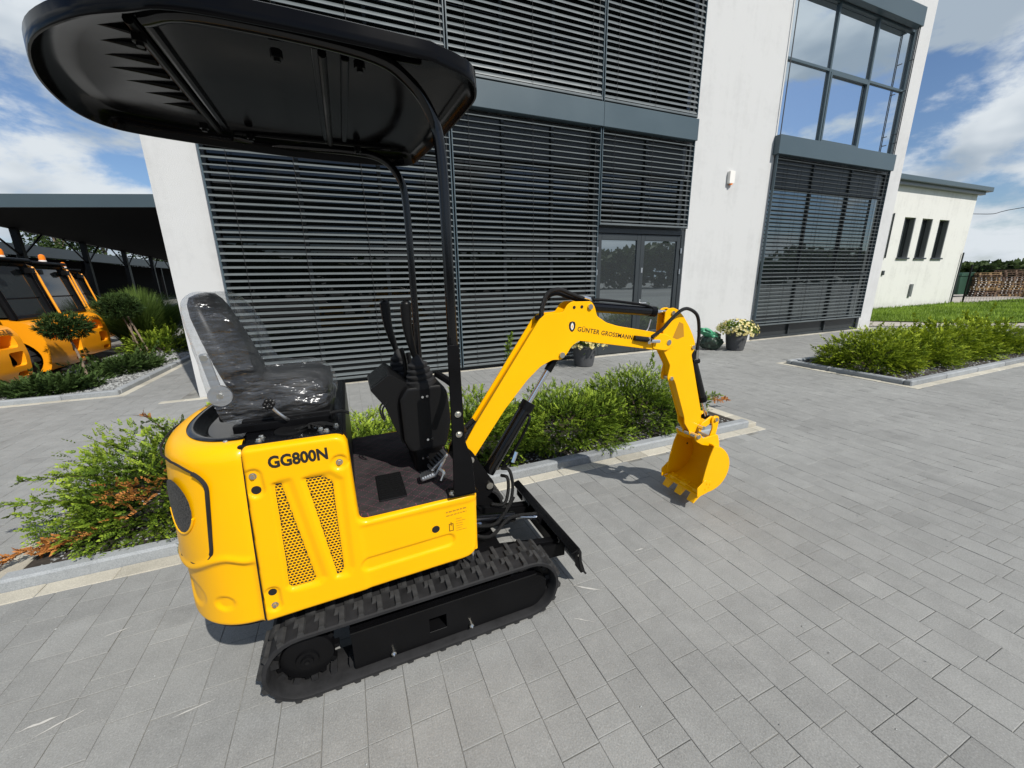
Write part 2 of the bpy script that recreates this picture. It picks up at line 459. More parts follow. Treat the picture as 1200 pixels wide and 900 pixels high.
def tone_mat(name, lo, hi, rough=0.6, trans=0.0, mid=None):
    m = mat(name, lo, rough, spec=0.10)
    at = N(m, 'ShaderNodeAttribute'); at.attribute_name = 'tone'
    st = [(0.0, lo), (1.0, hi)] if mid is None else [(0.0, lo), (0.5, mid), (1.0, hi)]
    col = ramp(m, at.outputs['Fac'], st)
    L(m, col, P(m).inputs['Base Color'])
    if trans:
        tl = N(m, 'ShaderNodeBsdfTranslucent'); L(m, col, tl.inputs['Color'])
        mx = N(m, 'ShaderNodeMixShader'); mx.inputs[0].default_value = trans
        o = m.node_tree.nodes['Material Output']
        L(m, P(m).outputs[0], mx.inputs[1]); L(m, tl.outputs[0], mx.inputs[2]); L(m, mx.outputs[0], o.inputs['Surface'])
    return m
MT['leaf'] = tone_mat('juniper_leaf', (0.007, 0.018, 0.004), (0.33, 0.43, 0.045), 0.55, 0.14, (0.085, 0.145, 0.014))
MT['leaf_yellow'] = tone_mat('golden_juniper_leaf', (0.016, 0.034, 0.006), (0.36, 0.43, 0.03), 0.55, 0.14, (0.12, 0.18, 0.012))
MT['leaf_dark'] = tone_mat('dark_juniper_leaf', (0.010, 0.024, 0.010), (0.07, 0.115, 0.03), 0.6, 0.15, (0.030, 0.055, 0.016))
MT['leaf_dry'] = tone_mat('dry_leaf', (0.20, 0.07, 0.015), (0.58, 0.25, 0.07), 0.7, 0.2)
MT['grass'] = tone_mat('grass_blade', (0.07, 0.13, 0.015), (0.30, 0.42, 0.06), 0.6, 0.35)
MT['reed'] = tone_mat('reed_blade', (0.035, 0.075, 0.015), (0.20, 0.29, 0.07), 0.6, 0.3)
MT['stone'] = tone_mat('gravel_stone', (0.09, 0.093, 0.093), (0.36, 0.37, 0.365), 0.85)
MT['petal'] = tone_mat('petal', (0.60, 0.48, 0.16), (0.85, 0.78, 0.42), 0.6, 0.2)
MT['petal_heart'] = mat('petal_heart', (0.55, 0.25, 0.04), 0.7)
MT['tree_leaf'] = tone_mat('tree_leaf', (0.012, 0.028, 0.010), (0.075, 0.11, 0.03), 0.65, 0.2)
MT['bark'] = vary(mat('bark', (0.20, 0.15, 0.11), 0.9), (0.20, 0.15, 0.11), 0.35, 30)
MT['twig'] = vary(mat('twig', (0.05, 0.032, 0.022), 0.9), (0.05, 0.032, 0.022), 0.3, 30)
MT['pot'] = vary(mat('grey_pot', (0.06, 0.062, 0.066), 0.6), (0.06, 0.062, 0.066), 0.15, 12)
MT['bag'] = vary(mat('plastic_sack', (0.02, 0.04, 0.025), 0.3), (0.03, 0.05, 0.035), 0.5, 9)
MT['bag_green'] = vary(mat('green_sack', (0.05, 0.26, 0.13), 0.35), (0.06, 0.28, 0.15), 0.3, 14)
MT['roof_black'] = mat('roof_black', (0.003, 0.003, 0.0035), 0.8, spec=0.1)
MT['timber'] = vary(mat('pallet_timber', (0.36, 0.24, 0.12), 0.85), (0.36, 0.24, 0.12), 0.35, 1.7)
MT['timber_old'] = vary(mat('old_pallet_timber', (0.17, 0.11, 0.075), 0.9), (0.17, 0.11, 0.075), 0.35, 1.7)
MT['container'] = vary(mat('container_green', (0.012, 0.05, 0.028), 0.55), (0.012, 0.05, 0.028), 0.2, 1)
MT['grey_metal'] = mat('grey_metal', (0.16, 0.17, 0.175), 0.4, 0.3)
m = mat('lamp_amber', (0.85, 0.22, 0.01), 0.15); MT['amber'] = m
MT['fk_glass'] = mat('cab_glass', (0.02, 0.024, 0.025), 0.04, spec=0.8)
MT['tyre'] = vary(mat('tyre_rubber', (0.018, 0.018, 0.018), 0.8), (0.02, 0.02, 0.02), 0.3, 9)
# ================================================================== SETTING
def sheet(name, pts, z, m, kind='structure', parent=None, thick=None):
    v = [(p[0], p[1], z) for p in pts]
    o = pyobj(name, v, [tuple(range(len(v)))], m, parent)
    if kind: o['kind'] = kind
    return o
sheet('ground', [(-1500, -1500), (1500, -1500), (1500, 1500), (-1500, 1500)], -0.05, MT['asphalt'])
pavement = sheet('pavement', [(-30, -14), (30, -14), (30, 8.0), (-2.2, 8.0), (-2.2, 30), (-30, 30)], -0.0032, MT['joint'])

BED1 = (-1.93, 3.93, 2.72, 4.62)      # kerb outside lines of the planting beds: x0, x1, y0, y1
BED2 = (7.52, 22.0, 2.86, 4.68)
BED3 = (-5.05, -3.40, 7.72, 19.0)
def in_bed(x, y, pad=0.0):
    for b in (BED1, BED2, BED3):
        if b[0] - pad < x < b[1] + pad and b[2] - pad < y < b[3] + pad: return True
    return False
Minv = M.inverted()
def proj(p):
    c = Minv @ Vector(p)
    if c.z > -0.05: return None
    return (600 + 458 * c.x / -c.z, 450 - 458 * c.y / -c.z, -c.z)

def paver_geo(x0, x1, y0, y1, z, ch, tilt):
    """chamfered block without its bottom: 12 verts"""
    x0 += random.uniform(.0003, .0016); x1 -= random.uniform(.0003, .0016); y0 += random.uniform(.0003, .0018); y1 -= random.uniform(.0003, .0018)
    a, b = tilt
    def zz(x, y): return z + a * (x - (x0 + x1) / 2) + b * (y - (y0 + y1) / 2)
    o = [(x0, y0), (x1, y0), (x1, y1), (x0, y1)]
    i = [(x0 + ch, y0 + ch), (x1 - ch, y0 + ch), (x1 - ch, y1 - ch), (x0 + ch, y1 - ch)]
    v = [(x, y, zz(x, y)) for x, y in i] + [(x, y, zz(x, y) - ch * 0.8) for x, y in o] + [(x, y, -0.03) for x, y in o]
    f = [(0, 1, 2, 3)]
    for k in range(4):
        j = (k + 1) % 4
        f.append((k, 4 + k, 4 + j, j)); f.append((4 + k, 8 + k, 8 + j, 4 + j))
    return v, f
pav = []
PW = 0.153
ix = 0
x = 0.046 - PW * 46
while x < 17.0:
    y = -1.6 + random.uniform(-0.2, 0)
    ymax = 7.0 if x + PW > -2.3 else 14.0
    while y < ymax:
        ln = random.choice((0.076, 0.146, 0.146, 0.146, 0.216, 0.216, 0.216))
        cxp, cyp = x + PW / 2, y + ln / 2
        if not in_bed(cxp, cyp, 0.06) and y + ln < ymax + 0.1 and not (cxp > 16.4 and cyp > 5.0):
            tone = random.gauss(0.0, 0.034)
            if random.random() < 0.04: tone -= 0.10
            pav.append((x, x + PW, y, y + ln, random.uniform(-0.0012, 0.0012), tone, (random.gauss(0, 0.004), random.gauss(0, 0.004))))
        y += ln
    x += PW
def shown(p):
    q = proj(((p[0] + p[1]) / 2, (p[2] + p[3]) / 2, 0))
    if q is None or not (-10 < q[0] < 1210 and -10 < q[1] < 910): return 0
    return (p[1] - p[0]) * (p[3] - p[2]) / q[2] ** 2 * (1.6 / q[2])
order = sorted(range(len(pav)), key=lambda i: -shown(pav[i]))
def hidden_by_machine(p):
    return -0.42 < (p[0] + p[1]) / 2 < 0.8 and 1.5 < (p[2] + p[3]) / 2 < 2.4
big = [i for i in order if not hidden_by_machine(pav[i])][:296]
bigset = set(big)
for i in big:
    x0, x1, y0, y1, z, tone, tl = pav[i]
    v, f = paver_geo(x0, x1, y0, y1, z, 0.0018, tl)
    pyobj('paver', v, f, MT['paver'], pavement, tone=[tone + 0.0] * len(f))
V = []; F = []; T = []
for i, p in enumerate(pav):
    if i in bigset: continue
    v, f = paver_geo(p[0], p[1], p[2], p[3], p[4], 0.0018, p[6])
    o = len(V); V += v; F += [tuple(o + k for k in q) for q in f]; T += [p[5]] * len(f)
o = pyobj('farther_pavers', V, F, MT['paver'], pavement, tone=T); o['kind'] = 'stuff'

# ---- edging blocks (beige) and kerb stones round the beds
def run_blocks(name, x0, x1, y0, y1, z0, z1, length, mat_, parent, along='x', ch=0.004, jit=0.15):
    a0, a1 = (x0, x1) if along == 'x' else (y0, y1)
    a = a0
    while a < a1 - 0.02:
        b = min(a1, a + length * random.uniform(1 - jit, 1 + jit))
        if a1 - b < length * 0.35: b = a1
        bm = bmesh.new()
        g = 0.0015; dz = random.uniform(-0.0015, 0.0015)
        if along == 'x': box(bm, a + g, b - g, y0, y1, z0, z1 + dz)
        else: box(bm, x0, x1, a + g, b - g, z0, z1 + dz)
        o = obj(name, bm, mat_, parent, smooth=None, bevel=ch, seg=1)
        at = o.data.attributes.new('tone', 'FLOAT', 'FACE'); t = random.gauss(0, 0.09)
        at.data.foreach_set('value', [t] * len(o.data.polygons))
        a = b
def bed(name, b, soil_mat, sides, strips='', kh=0.075):
    x0, x1, y0, y1 = b
    s = sheet(name, [(x0 + .03, y0 + .03), (x1 - .03, y0 + .03), (x1 - .03, y1 - .03), (x0 + .03, y1 - .03)], 0.035, soil_mat)
    k = 0.095; e = 0.115
    if 'f' in sides:
        run_blocks('kerb_stone', x0, x1, y0, y0 + k, -0.03, kh, 1.0, MT['kerb'], s, 'x', 0.014, 0.02)
        run_blocks('edging_block', x0 - e, x1 + e, y0 - e, y0 - 0.003, -0.02, 0.004, 0.30, MT['paver_beige'], s, 'x')
    if 'b' in sides:
        run_blocks('kerb_stone', x0, x1, y1 - k, y1, -0.03, kh, 1.0, MT['kerb'], s, 'x', 0.014, 0.02)
        run_blocks('edging_block', x0 - e, x1 + e, y1 + 0.003, y1 + e, -0.02, 0.004, 0.30, MT['paver_beige'], s, 'x')
    if 'l' in strips: run_blocks('edging_block', x0 - e, x0 + .03, y0 + .002, y1 - .002, -0.02, 0.04, 0.30, MT['paver_beige'], s, 'y')
    if 'r' in strips: run_blocks('edging_block', x1 - .03, x1 + e, y0 + .002, y1 - .002, -0.02, 0.04, 0.30, MT['paver_beige'], s, 'y')
    if 'l' in sides:
        run_blocks('kerb_stone', x0, x0 + k, y0 + k + .002, y1 - k - .002, -0.03, kh, 1.0, MT['kerb'], s, 'y', 0.014, 0.02)
        run_blocks('edging_block', x0 - e, x0 - 0.003, y0 + .002, y1 - .002, -0.02, 0.004, 0.30, MT['paver_beige'], s, 'y')
    if 'r' in sides:
        run_blocks('kerb_stone', x1 - k, x1, y0 + k + .002, y1 - k - .002, -0.03, kh, 1.0, MT['kerb'], s, 'y', 0.014, 0.02)
        run_blocks('edging_block', x1 + 0.003, x1 + e, y0 + .002, y1 - .002, -0.02, 0.004, 0.30, MT['paver_beige'], s, 'y')
    return s
bed1 = bed('planting_bed', BED1, MT['soil'], 'fb', 'lr')
bed2 = bed('planting_bed', (BED2[0], 17.0, BED2[2], BED2[3]), MT['soil'], 'fbl')
bed3 = bed('gravel_bed', (-5.05, BED3[1], BED3[2], 19.0), MT['asphalt'], 'flr')
# beige strip along the facade foot
fs = sheet('facade_strip', [(-2.5, 6.84), (14.9, 6.84), (14.9, 6.95), (-2.5, 6.95)], -0.004, MT['joint'])
run_blocks('edging_block', -2.62, 15.0, 6.83, 6.945, -0.02, 0.004, 0.30, MT['paver_beige'], fs, 'x')

def stones(name, n, area, size, z, parent, keep=None):
    V = []; F = []; T = []
    for _ in range(n):
        x = random.uniform(area[0], area[1]); y = random.uniform(area[2], area[3])
        if keep and not keep(x, y): continue
        s = size * random.uniform(0.5, 1.2); a = random.uniform(0, 6.28)
        o = len(V); t = random.random()
        for k in range(4):
            b = a + k * math.pi / 2 + random.uniform(-.3, .3); rr = s * random.uniform(.7, 1.1)
            V.append((x + rr * math.cos(b), y + rr * math.sin(b), z + s * 0.1))
        V.append((x + s * .2 * random.uniform(-1, 1), y + s * .2 * random.uniform(-1, 1), z + s * random.uniform(.5, .9)))
        for k in range(4): F.append((o + k, o + (k + 1) % 4, o + 4)); T.append(min(1, max(0, t + random.uniform(-.15, .15))))
    o = pyobj(name, V, F, MT['stone'], parent, tone=T); o['kind'] = 'stuff'
    return o
stones('gravel', 9000, (-1.82, 3.82, 2.83, 4.5), 0.013, 0.036, bed1, lambda x, y: y < 3.05 or random.random() < .35)
stones('gravel', 2500, (7.65, 14, 2.98, 4.55), 0.018, 0.036, bed2)
stones('gravel', 14000, (-4.93, -3.52, 7.85, 17.0), 0.030, 0.036, bed3)

# small chips, leaves and chalk scratches on the paving
V = []; F = []; T = []
for _ in range(420):
    x = random.uniform(-2.5, 7); y = random.uniform(0.3, 6.0)
    if in_bed(x, y, .1): continue
    s = random.uniform(0.002, 0.006); a = random.uniform(0, 6.28); o = len(V)
    for k in range(3):
        V.append((x + s * math.cos(a + k * 2.1) * random.uniform(.5, 1.3), y + s * math.sin(a + k * 2.1) * random.uniform(.5, 1.3), 0.0022))
    V.append((x, y, 0.0022 + s * .8))
    for k in range(3): F.append((o + k, o + (k + 1) % 3, o + 3)); T.append(random.uniform(.3, 1.4))
o = pyobj('stone_chips', V, F, MT['stone'], tone=T); o['kind'] = 'stuff'; o['label'] = 'tiny pale stone chips scattered over the grey paving'; o['category'] = 'stone chips'
MT['chalk'] = mat('pale_scratch', (0.48, 0.47, 0.44), 0.9)
def scratch(x0, y0, x1, y1, w):
    V = []; F = []; n = 9
    dx, dy = x1 - x0, y1 - y0; l = math.hypot(dx, dy); nx, ny = -dy / l, dx / l
    for i in range(n):
        t = i / (n - 1); ww = w * random.uniform(.25, 1) * math.sin(math.pi * min(.96, max(.04, t)))
        j = random.uniform(-.3, .3) * w
        V += [(x0 + dx * t + nx * (ww + j), y0 + dy * t + ny * (ww + j), .0027), (x0 + dx * t + nx * (j - ww), y0 + dy * t + ny * (j - ww), .0027)]
    for i in range(n - 1): F.append((2 * i, 2 * i + 1, 2 * i + 3, 2 * i + 2))
    pyobj('pale_scratch', V, F, MT['chalk'], pavement)
for s in [(-1.24, 2.13, -1.14, 2.15, .004), (-1.32, 1.72, -1.2, 1.74, .008), (-1.25, 1.67, -1.12, 1.73, .005), (-0.8, 1.55, -0.66, 1.57, .0035), (0.95, 1.52, 1.08, 1.42, .006), (1.45, 1.60, 1.52, 1.60, .005), (0.85, 1.33, 0.93, 1.27, .004)]: scratch(*s)

# ================================================================== OFFICE BUILDING
bld = thing('office_building', 'large white rendered office building with dark slatted blinds and anthracite bands', 'building', (6.3, 6.95, 0))
YF = 6.95
bm = bmesh.new()
box(bm, -2.16, -1.57, YF, 7.3, -0.03, 9.2)
box(bm, 7.06, 9.55, YF, 7.3, -0.03, 9.2)
box(bm, 14.25, 14.85, YF, 7.3, -0.03, 9.2)
box(bm, -1.57, 7.06, YF + .001, 7.3, 7.75, 9.2)
box(bm, 9.55, 14.25, YF + .001, 7.3, 7.65, 9.2)
box(bm, -2.16, 14.85, 7.3, 18.5, -0.03, 9.2)
obj('wall', bm, MT['stucco'], bld, smooth=None)
bm = bmesh.new(); box(bm, -2.22, 14.91, 6.89, 18.56, 9.2, 9.3); obj('roof_edge', bm, MT['anthracite'], bld, smooth=None, bevel=.01)

def fascia(x0, x1, z0, z1, y=6.80, joints=()):
    xs = [x0] + list(joints) + [x1]
    for a, b in zip(xs, xs[1:]):
        obj('fascia_band', bbox(a + .002, b - .002, y, YF - .002, z0, z1), MT['anthracite'], bld, smooth=None, bevel=.006)
fascia(-1.56, 7.01, 4.30, 4.69, joints=(1.85, 4.72))
fascia(9.47, 14.13, 4.30, 4.69)
fascia(-1.56, 7.01, 7.45, 7.85, joints=(1.85, 4.72))
fascia(9.47, 14.13, 7.57, 7.97)

def window(x0, x1, z0, z1, cols, rows, pane_mat, y=7.03, fw=0.055, sash=None, frame_mat='anthracite_dark'):
    """glazing grid: cols/rows lists of cut positions; one frame, one pane per field"""
    w = obj('window', bbox(x0, x1, y + .07, y + .10, z0, z1), MT['spandrel'], bld, smooth=None)
    X = [x0] + list(cols) + [x1]; Z = [z0] + list(rows) + [z1]
    for i, xv in enumerate(X):
        a = xv if i == 0 else (xv - fw if i == len(X) - 1 else xv - fw / 2)
        obj('mullion', bbox(a, a + fw, y - .045, y + .069, z0, z1), MT[frame_mat], w, smooth=None, bevel=.004)
    for k, zv in enumerate(Z):
        a = zv if k == 0 else (zv - fw if k == len(Z) - 1 else zv - fw / 2)
        for i in range(len(X) - 1):
            l = X[i] + (fw if i == 0 else fw / 2); r_ = X[i + 1] - (fw if i == len(X) - 2 else fw / 2)
            obj('transom', bbox(l, r_, y - .040, y + .068, a, a + fw), MT[frame_mat], w, smooth=None, bevel=.004)
    for i in range(len(X) - 1):
        for k in range(len(Z) - 1):
            l = X[i] + (fw if i == 0 else fw / 2); r_ = X[i + 1] - (fw if i == len(X) - 2 else fw / 2)
            lo = Z[k] + (fw if k == 0 else fw / 2); hi = Z[k + 1] - (fw if k == len(Z) - 2 else fw / 2)
            pm = pane_mat(i, k) if callable(pane_mat) else pane_mat
            bm = bmesh.new(); box(bm, l - .004, r_ + .004, y, y + .02, lo - .004, hi + .004)
            tl = random.uniform(-.004, .004)
            for v in bm.verts: v.co.y += (v.co.x - l) * tl
            obj('pane', bm, pm, w, smooth=None)
            if sash == (i, k):
                s = .06
                for q in ((l + .004, l + s, lo + .004, hi - .004), (r_ - s, r_ - .004, lo + .004, hi - .004), (l + s + .001, r_ - s - .001, lo + .004, lo + s), (l + s + .001, r_ - s - .001, hi - s, hi - .004)):
                    obj('sash_frame', bbox(q[0], q[1], y - .055, y - .001, q[2], q[3]), MT[frame_mat], w, smooth=None, bevel=.004)
    return w
dk = MT['glass_dark']; sp = MT['spandrel']
low = lambda i, k: sp if k in (0, 2) else dk
window(-1.57, 1.85, 0.0, 4.3, (-.43, .71), (0.32, 3.66), low)
window(1.85, 4.72, 0.0, 4.3, (2.8, 3.76), (0.32, 3.66), low)
window(4.72, 7.06, 2.60, 4.3, (5.89,), (3.66,), lambda i, k: sp if k == 1 else dk)
window(-1.57, 1.85, 4.69, 7.6, (-.43, .71), (6.3,), dk)
window(1.85, 4.72, 4.69, 7.6, (2.8, 3.76), (6.3,), dk)
window(4.72, 7.06, 4.69, 7.6, (5.89,), (6.3,), dk)
window(9.55, 14.25, 4.69, 7.6, (11.12, 12.68), (6.25,), MT['glass_sky'], sash=(1, 0), frame_mat='anthracite')
MT['glass_half'] = glass('window_glass_grey', (0.22, 0.25, 0.26), 0.75)
window(9.55, 14.25, 0.0, 4.3, (11.12, 12.68), (0.36, 1.62, 3.66), lambda i, k: sp if k in (0, 3) else MT['glass_half'])

# double glazed entrance door
door = obj('entrance_door', bbox(4.72, 7.06, 7.12, 7.14, 0.0, 2.598), MT['spandrel'], bld, smooth=None, label='double glazed entrance door in an anthracite frame')
for a, b, c, d in ((4.722, 4.80, 0, 2.597), (6.98, 7.058, 0, 2.597), (4.801, 6.979, 2.50, 2.597)):
    obj('door_frame', bbox(a, b, 6.975, 7.119, c, d), MT['anthracite_dark'], door, smooth=None, bevel=.005)
for a, b, hs in ((4.803, 5.888, 1), (5.892, 6.977, -1)):
    for q in ((a, a + .10, .015, 2.49), (b - .10, b, .015, 2.49), (a + .101, b - .101, 2.37, 2.489), (a + .101, b - .101, .016, .22)):
        obj('door_stile', bbox(q[0], q[1], 6.99, 7.06, q[2], q[3]), MT['anthracite_dark'], door, smooth=None, bevel=.006)
    obj('pane', bbox(a + .097, b - .097, 7.02, 7.04, .216, 2.374), MT['glass_door'] if 'glass_door' in MT else MT.setdefault('glass_door', glass('door_glass', (0.30, 0.34, 0.36), 0.9)), door, smooth=None)
bm = bmesh.new(); cyl(bm, (5.95, 6.99, 1.08), (5.95, 6.93, 1.08), .012); cyl(bm, (5.94, 6.935, 1.08), (6.08, 6.935, 1.08), .010)
obj('door_handle', bm, MT['alu'], door)
obj('lock_plate', bbox(5.93, 5.97, 6.982, 6.989, .92, 1.16), MT['alu'], door, smooth=None, bevel=.002)
obj('lock_plate', bbox(5.93, 5.97, 6.982, 6.989, 1.72, 1.82), MT['alu'], door, smooth=None, bevel=.002)
for x in (4.79, 6.985):
    for z in (2.12, 1.68, .45):
        obj('hinge', bcyl((x, 6.965, z), (x, 6.965, z + .11), .016, seg=10), MT['alu'], door)

# external venetian blinds: rail boxes, cords, each slat
def slat_mesh(w, tilt):
    n = 5; half = .04; V = []; F = []
    for side in (0, 1):
        for k in range(n):
            t = k / (n - 1) * 2 - 1
            u = t * half; h = .007 * (1 - t * t) + (0 if side == 0 else -.0022)
            c, s = math.cos(tilt), math.sin(tilt)
            y = u * c - h * s * -1 * 0 + (-h * s); z = u * s + h * c      # outer edge (u<0, towards -y) hangs low
            for xx in (-w / 2, w / 2): V.append((xx, y, z))
    def id(side, k, e): return side * n * 2 + k * 2 + e
    for k in range(n - 1):
        F.append((id(0, k, 0), id(0, k, 1), id(0, k + 1, 1), id(0, k + 1, 0)))
        F.append((id(1, k, 1), id(1, k, 0), id(1, k + 1, 0), id(1, k + 1, 1)))
    for e in (0, 1): F.append(tuple(id(0, k, e) for k in range(n)) + tuple(id(1, k, e) for k in range(n - 1, -1, -1)))
    F.append((id(0, 0, 0), id(1, 0, 0), id(1, 0, 1), id(0, 0, 1))); F.append((id(0, n - 1, 0), id(0, n - 1, 1), id(1, n - 1, 1), id(1, n - 1, 0)))
    me = bpy.data.meshes.new('slat'); me.from_pydata(V, [], F); me.materials.append(MT['slat']); me.update()
    me.polygons.foreach_set('use_smooth', [True] * len(me.polygons)); me.set_sharp_from_angle(angle=rad(40))
    return me
def blind(x0, x1, z0, z1, tilt, cords, label, pitch=.094, y=6.872, rail=True):
    b = obj('window_blind', bbox(x0 + .01, x1 - .01, y - .035, y + .035, z0 - .03, z0 + .005), MT['slat'], bld, smooth=None, bevel=.004, label=label)
    me = slat_mesh(x1 - x0 - .03, tilt)
    n = int((z1 - z0 - .04) / pitch)
    off = -wloc(b)
    me.transform(Matrix.Translation((0, 0, 0)))
    for k in range(n):
        s = bpy.data.objects.new('slat', me); COL.objects.link(s); s.parent = b
        s.location = Vector(((x0 + x1) / 2, y, z0 + .055 + k * pitch)) + off
        s.rotation_euler = (random.gauss(0, .03), random.gauss(0, .0005), 0)
    for c in cords:
        for dy in (-.043, .043):
            obj('cord', bcyl((c, y + dy, z0), (c, y + dy, z1), .0028, seg=5), MT['cord'], b)
    if rail:
        for c in (x0 + .012, x1 - .012):
            obj('guide_rail', bbox(c - .008, c + .008, y - .03, y + .03, z0 - .04, z1), MT['anthracite'], b, smooth=None)
    return b
T1 = rad(27); T2 = rad(54)
blind(-1.555, 1.84, 0.11, 4.30, T1, (-1.25, -.45, .45, 1.4), 'lower blind of the leftmost bay, behind the seat')
blind(1.86, 4.71, 0.11, 4.30, T1, (2.15, 3.3, 4.45), 'lower blind of the bay left of the door')
blind(4.73, 7.0, 2.66, 4.30, T1, (5.0, 5.9, 6.75), 'short blind above the entrance door')
blind(-1.555, 1.84, 4.76, 7.45, T2, (-1.25, -.45, .45, 1.4), 'upper blind of the leftmost bay')
blind(1.86, 4.71, 4.76, 7.45, T2, (2.15, 3.3, 4.45), 'upper blind of the middle bay')
blind(4.73, 7.0, 4.76, 7.45, T2, (5.0, 5.9, 6.75), 'upper blind above the entrance door')
blind(9.52, 14.1, 0.40, 4.30, rad(14), (9.9, 10.4, 11.3, 12.0, 12.9, 13.6, 13.95), 'wide lower blind of the right bay')
for c in (9.53, 14.06, 14.12):
    obj('guide_wire', bcyl((c, 6.86, 4.69), (c, 6.86, 7.57), .012, seg=6), MT['anthracite_dark'], bld)
for c, z in ((14.06, 5.2), (14.12, 6.9), (14.06, 6.2), (14.12, 5.0)):
    obj('wire_bracket', bcyl((c, 6.86, z), (c, 6.97, z), .012, seg=6), MT['anthracite_dark'], bld)

# alarm sounder on the middle pillar
al = thing('alarm_box', 'small cream alarm sounder box on the white middle pillar', 'alarm box', (8.2, 6.95, 3.62))
bm = bprism(round_poly([(8.12, 3.60), (8.28, 3.60), (8.28, 3.86), (8.12, 3.86)], .03), 'y', 6.87, 6.948)
obj('case', bm, MT['white_plastic'], al, bevel=.012)
obj('strobe', bcyl((8.2, 6.90, 3.575), (8.2, 6.90, 3.602), .035, seg=12), MT['amber'], al)

# ---- low neighbour building on the right
nb = thing('low_annex', 'lower weathered white building with three narrow windows and flat metal roof', 'building', (24, 10.7, 0))
bm = bmesh.new(); box(bm, 14.86, 30.0, 10.7, 22, -0.03, 5.45)
cut = [bbox(a, a + .93, 10.5, 10.95, 2.33, 4.09) for a in (23.9, 25.4, 26.95)]
bm = boolean(bm, cut); obj('wall', bm, MT['stucco_old'], nb, smooth=None)
for a in (23.9, 25.4, 26.95):
    w = obj('window', bbox(a + .02, a + .91, 10.90, 10.94, 2.35, 4.07), MT['glass_dark'], nb, smooth=None)
    obj('mullion', bbox(a + .40, a + .47, 10.86, 10.899, 2.35, 4.07), MT['anthracite_dark'], w, smooth=None)
    obj('sill', bbox(a - .04, a + .97, 10.62, 10.93, 2.26, 2.328), MT['anthracite_dark'], w, smooth=None, bevel=.006)
    obj('right_jamb', bbox(a + .88, a + .928, 10.71, 10.895, 2.34, 4.08), MT['grey_metal'], w, smooth=None)  # grey strip along the right jamb only
obj('roof', bbox(14.9, 30.5, 10.35, 22.4, 5.47, 5.68), MT['anthracite'], nb, smooth=None, bevel=.02)
obj('eaves_board', bbox(14.9, 30.2, 10.5, 10.69, 5.34, 5.468), MT['grey_metal'], nb, smooth=None)
obj('downpipe', bcyl((29.9, 10.63, 0), (29.9, 10.63, 2.6), .035, seg=8), MT['anthracite_dark'], nb)
obj('downpipe', bcyl((22.9, 10.66, 2.3), (22.9, 10.66, 4.2), .03, seg=8), MT['anthracite_dark'], nb)
obj('meter_cover', bbox(25.6, 25.8, 10.62, 10.698, .5, 1.1), MT['grey_metal'], nb, smooth=None, bevel=.01)
obj('wall_socket', bbox(22.95, 23.1, 10.64, 10.698, 1.55, 1.75), MT['anthracite_dark'], nb, smooth=None, bevel=.01)
# ================================================================== MINI EXCAVATOR
YC = 1.87                                      # machine centre line (it stands parallel to the facade, front to +x)
ex = thing('mini_excavator', 'yellow tracked mini excavator with black canopy parked on the grey paving', 'excavator', (0.18, YC, 0))
YN = 1.42                                      # outer plane of the near side panel

# ---- rubber tracks
def stadium(r, xa=-.30, xb=.66, zc=.165, n=14):
    """closed path, points and outward normals, s running along it"""
    pts = []
    for i in range(12): t = i / 12; pts.append(((xa + (xb - xa) * t, zc + r), (0, 1)))
    for i in range(n): a = math.pi / 2 - math.pi * i / n; pts.append(((xb + r * math.cos(a), zc + r * math.sin(a)), (math.cos(a), math.sin(a))))
    for i in range(12): t = i / 12; pts.append(((xb + (xa - xb) * t, zc - r), (0, -1)))
    for i in range(n): a = -math.pi / 2 - math.pi * i / n; pts.append(((xa + r * math.cos(a), zc + r * math.sin(a)), (math.cos(a), math.sin(a))))
    return pts
def track_at(s, r, xa=-.30, xb=.66, zc=.165):
    Ls = xb - xa; La = math.pi * r; tot = 2 * (Ls + La); s %= tot
    if s < Ls: return (xa + s, zc + r), math.pi / 2
    s -= Ls
    if s < La: a = math.pi / 2 - s / r; return (xb + r * math.cos(a), zc + r * math.sin(a)), a
    s -= La
    if s < Ls: return (xb - s, zc - r), -math.pi / 2
    s -= Ls; a = -math.pi / 2 - s / r
    return (xa + r * math.cos(a), zc + r * math.sin(a)), a
TOT = 2 * (.96 + math.pi * .152)
def lug_mesh(side):
    V = []; F = []
    def bx(x0, x1, y0, y1, z0, z1, tx=.004, ty=.003):
        o = len(V)
        V.extend([(x0, y0, z0), (x1, y0, z0), (x1, y1, z0), (x0, y1, z0), (x0 + tx, y0 + ty, z1), (x1 - tx, y0 + ty, z1), (x1 - tx, y1 - ty, z1), (x0 + tx, y1 - ty, z1)])
        for f in ((4, 5, 6, 7), (0, 1, 5, 4), (1, 2, 6, 5), (2, 3, 7, 6), (3, 0, 4, 7)): F.append(tuple(o + k for k in f))
    bx(-.014, .014, 0, side * .082, -.004, .0135, .005)
    bx(-.032, .010, side * .052, side * .084, -.004, .0115, .006)
    me = bpy.data.meshes.new('lug'); me.from_pydata(V, [], F); me.materials.append(MT['rubber_dusty']); me.validate(); me.update()
    bmm = bmesh.new(); bmm.from_mesh(me); bmesh.ops.recalc_face_normals(bmm, faces=bmm.faces); bmm.to_mesh(me); bmm.free()
    return me
LUG = {1: lug_mesh(1), -1: lug_mesh(-1)}
